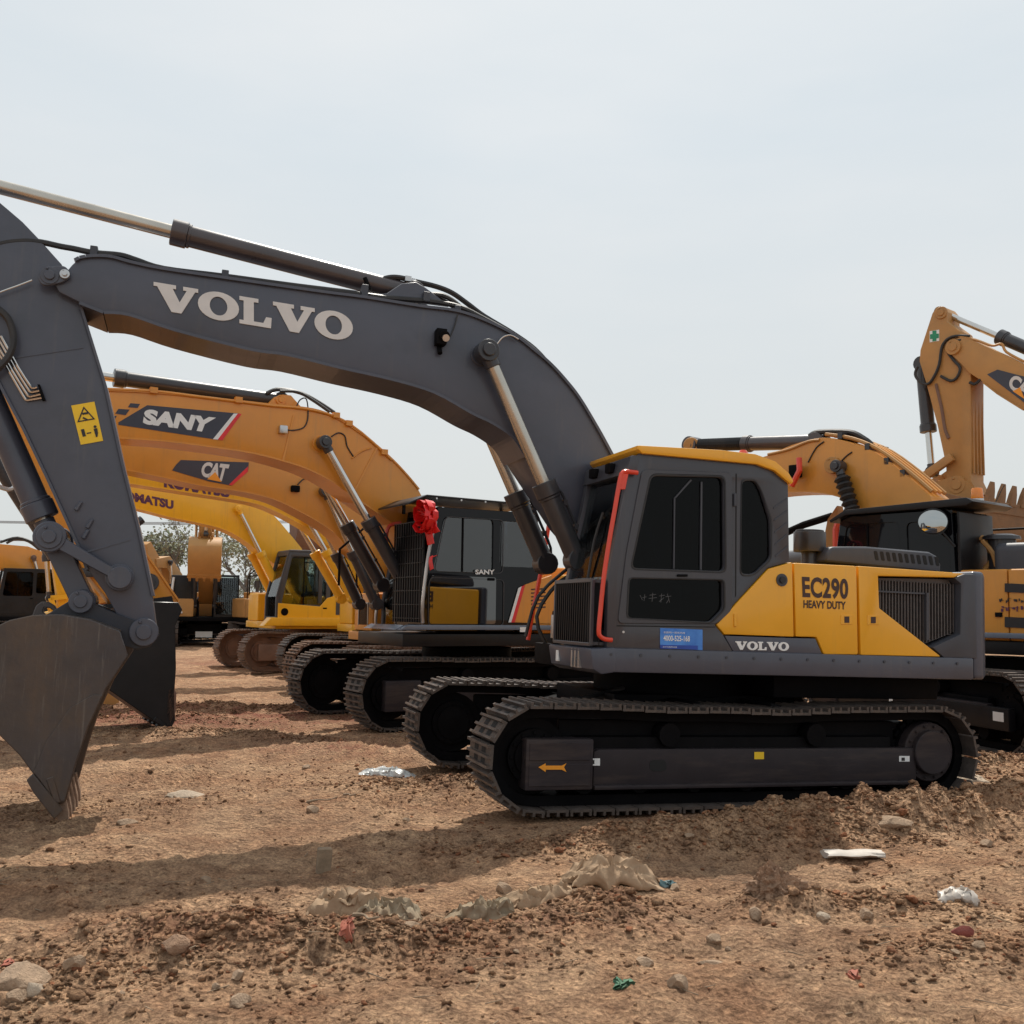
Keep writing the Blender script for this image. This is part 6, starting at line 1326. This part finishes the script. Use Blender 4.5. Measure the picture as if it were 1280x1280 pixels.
# ------------------------------------------------------------------ trees, power line
M['bark'] = mat('bark', (.16, .145, .13), .9, var=.25, scale=3); M['leaf'] = mat('hazed_spring_leaves', (.26, .27, .18), .8, var=.35, scale=.35); M['leaf2'] = mat('dark_leaves', (.17, .20, .11), .8, var=.35, scale=.35); M['twig'] = mat('hazed_grey_twigs', (.24, .225, .20), .9, var=.25, scale=.5)  # foliage and twigs lightened in colour to stand in for distance haze
def tree(label, x, y, h, wd, leafm, seed, dens=1.0, group=None):
    rr = random.Random(seed); root = thing('tree', label, 'tree', (x, y, -.1), (0, 0, rr.uniform(0, 6)), group)
    mb = MB(); tips = []
    def br(p, d, ln, r, lv):
        q = p+d*ln; mid = p.lerp(q, .5)+Vector((rr.uniform(-1, 1), rr.uniform(-1, 1), rr.uniform(-.4, .4)))*ln*.07
        mb.tube([p, mid, q], [r, r*.8, r*.55] if lv else [r, r*.75, r*.6], 6 if lv < 2 else 4, 2 if lv < 2 else 1)
        if lv >= 3: tips.append((q, ln)); return
        for k in range(rr.choice((3, 4)) if lv else 5):
            a = rr.uniform(0, 6.28); sp = rr.uniform(.35, .95); o = d.orthogonal().normalized(); o2 = d.cross(o)
            nd = (d+(o*math.cos(a)+o2*math.sin(a))*sp*(wd/h*1.9)+Vector((0, 0, .15))).normalized(); st = p.lerp(q, rr.uniform(.55, 1.0)); br(st, nd, ln*rr.uniform(.55, .8), r*.5, lv+1)
    br(Vector((0, 0, 0)), Vector((rr.uniform(-.05, .05), rr.uniform(-.05, .05), 1)).normalized(), h*.36, h*.022, 0)
    mb.build('trunk', 'bark', root); lf = MB(); tw = MB()
    for q, ln in tips:
        for k in range(int(11*dens)):
            c = q+Vector((rr.gauss(0, 1), rr.gauss(0, 1), rr.gauss(0, .8)))*ln*.42; s = rr.uniform(.10, .24); a = Vector((rr.uniform(-1, 1), rr.uniform(-1, 1), rr.uniform(-1, 1))).normalized(); bb = a.orthogonal().normalized()*s; a = a*s
            lf.add([c-a, c+bb*.6, c+a, c-bb*.6], [(0, 1, 2, 3)])
        for k in range(4): e = q+Vector((rr.gauss(0, 1), rr.gauss(0, 1), rr.uniform(-.2, 1.2)))*ln*.5; n_ = (e-q).cross(Vector((.3, 1, .2))).normalized()*.03; tw.add([q-n_, q+n_, e], [(0, 1, 2)])
    lf.build('crown', leafm, root, smooth=False); tw.build('twigs', 'twig', root, smooth=False); return root
def copy_tree(o, loc, rz, s):
    c = o.copy(); col.objects.link(c); c.location = loc; c.rotation_euler = (0, 0, rz); c.scale = (s, s, s)
    for ch in o.children: k = ch.copy(); col.objects.link(k); k.parent = c
    return c
t1 = tree('round green tree left of the raised tan bucket on the horizon', -37.5, 110, 11.5, 6.0, 'leaf2', 5, 3.0)
t2 = tree('tall sparse grey green tree on the horizon beside the raised tan bucket', -34.2, 106, 13.5, 7.5, 'leaf', 9, 1.2)
t3 = tree('pale green tree standing right of the raised tan bucket', -26.8, 104, 12.6, 8.0, 'leaf', 12, 2.4)
t4 = tree('loose pale tree seen behind the yellow boom cylinder', -24.0, 108, 11.6, 7.0, 'leaf', 19, 1.8)
for i in range(16):
    s = random.choice((t1, t2, t3, t4)); x = -60+i*10+random.uniform(-3, 3); y = random.uniform(112, 135)
    if -42 < x < -20: y = random.uniform(125, 140)
    c = copy_tree(s, (x, y, -.1), random.uniform(0, 6), random.uniform(.5, .72)); c['label'] = 'distant low tree in the hazy row along the horizon'; c['group'] = 'distant trees along the horizon'
M['conc'] = mat('concrete_pole', (.36, .35, .33), .8, var=.1)
M['wire'] = mat('wire_grey', (.16, .16, .17), .6)
for lab, x in (('tall concrete power pole beyond the left edge of the yard', -62.0), ('tall concrete power pole hidden behind the black cab', -2.4)):
    p = thing('utility_pole', lab, 'power pole', (x, 72, -.2), (0, 0, 0), 'poles carrying the power line'); b = MB(); b.cyl((0, 0, 0), (0, 0, 9.2), .17, .10, n=12); b.build('pole', 'conc', p); MB().box(-.06, .06, -.9, .9, 8.2, 8.32).build('crossarm', 'conc', p)
    for yy in (-.8, 0, .8): MB().cyl((0, yy, 8.32), (0, yy, 8.52), .05, n=8).build('insulator', 'silver', p)
for i, (yy, zz) in enumerate(((-.8, 8.3), (0, 8.3), (.8, 8.3), (0, 7.0))):
    b = MB(); b.tube([(-62+59.6*t/14, 72+yy, zz-.9*(1-(2*t/14-1)**2)) for t in range(15)], .022, 5, 1); o = b.build('power_line', 'wire', None); tag(o, 'thin grey wire sagging across the sky at far left' if i < 3 else 'lowest thin wire crossing the sky below the others', 'power line', 'wires of the power line' if i < 3 else None)
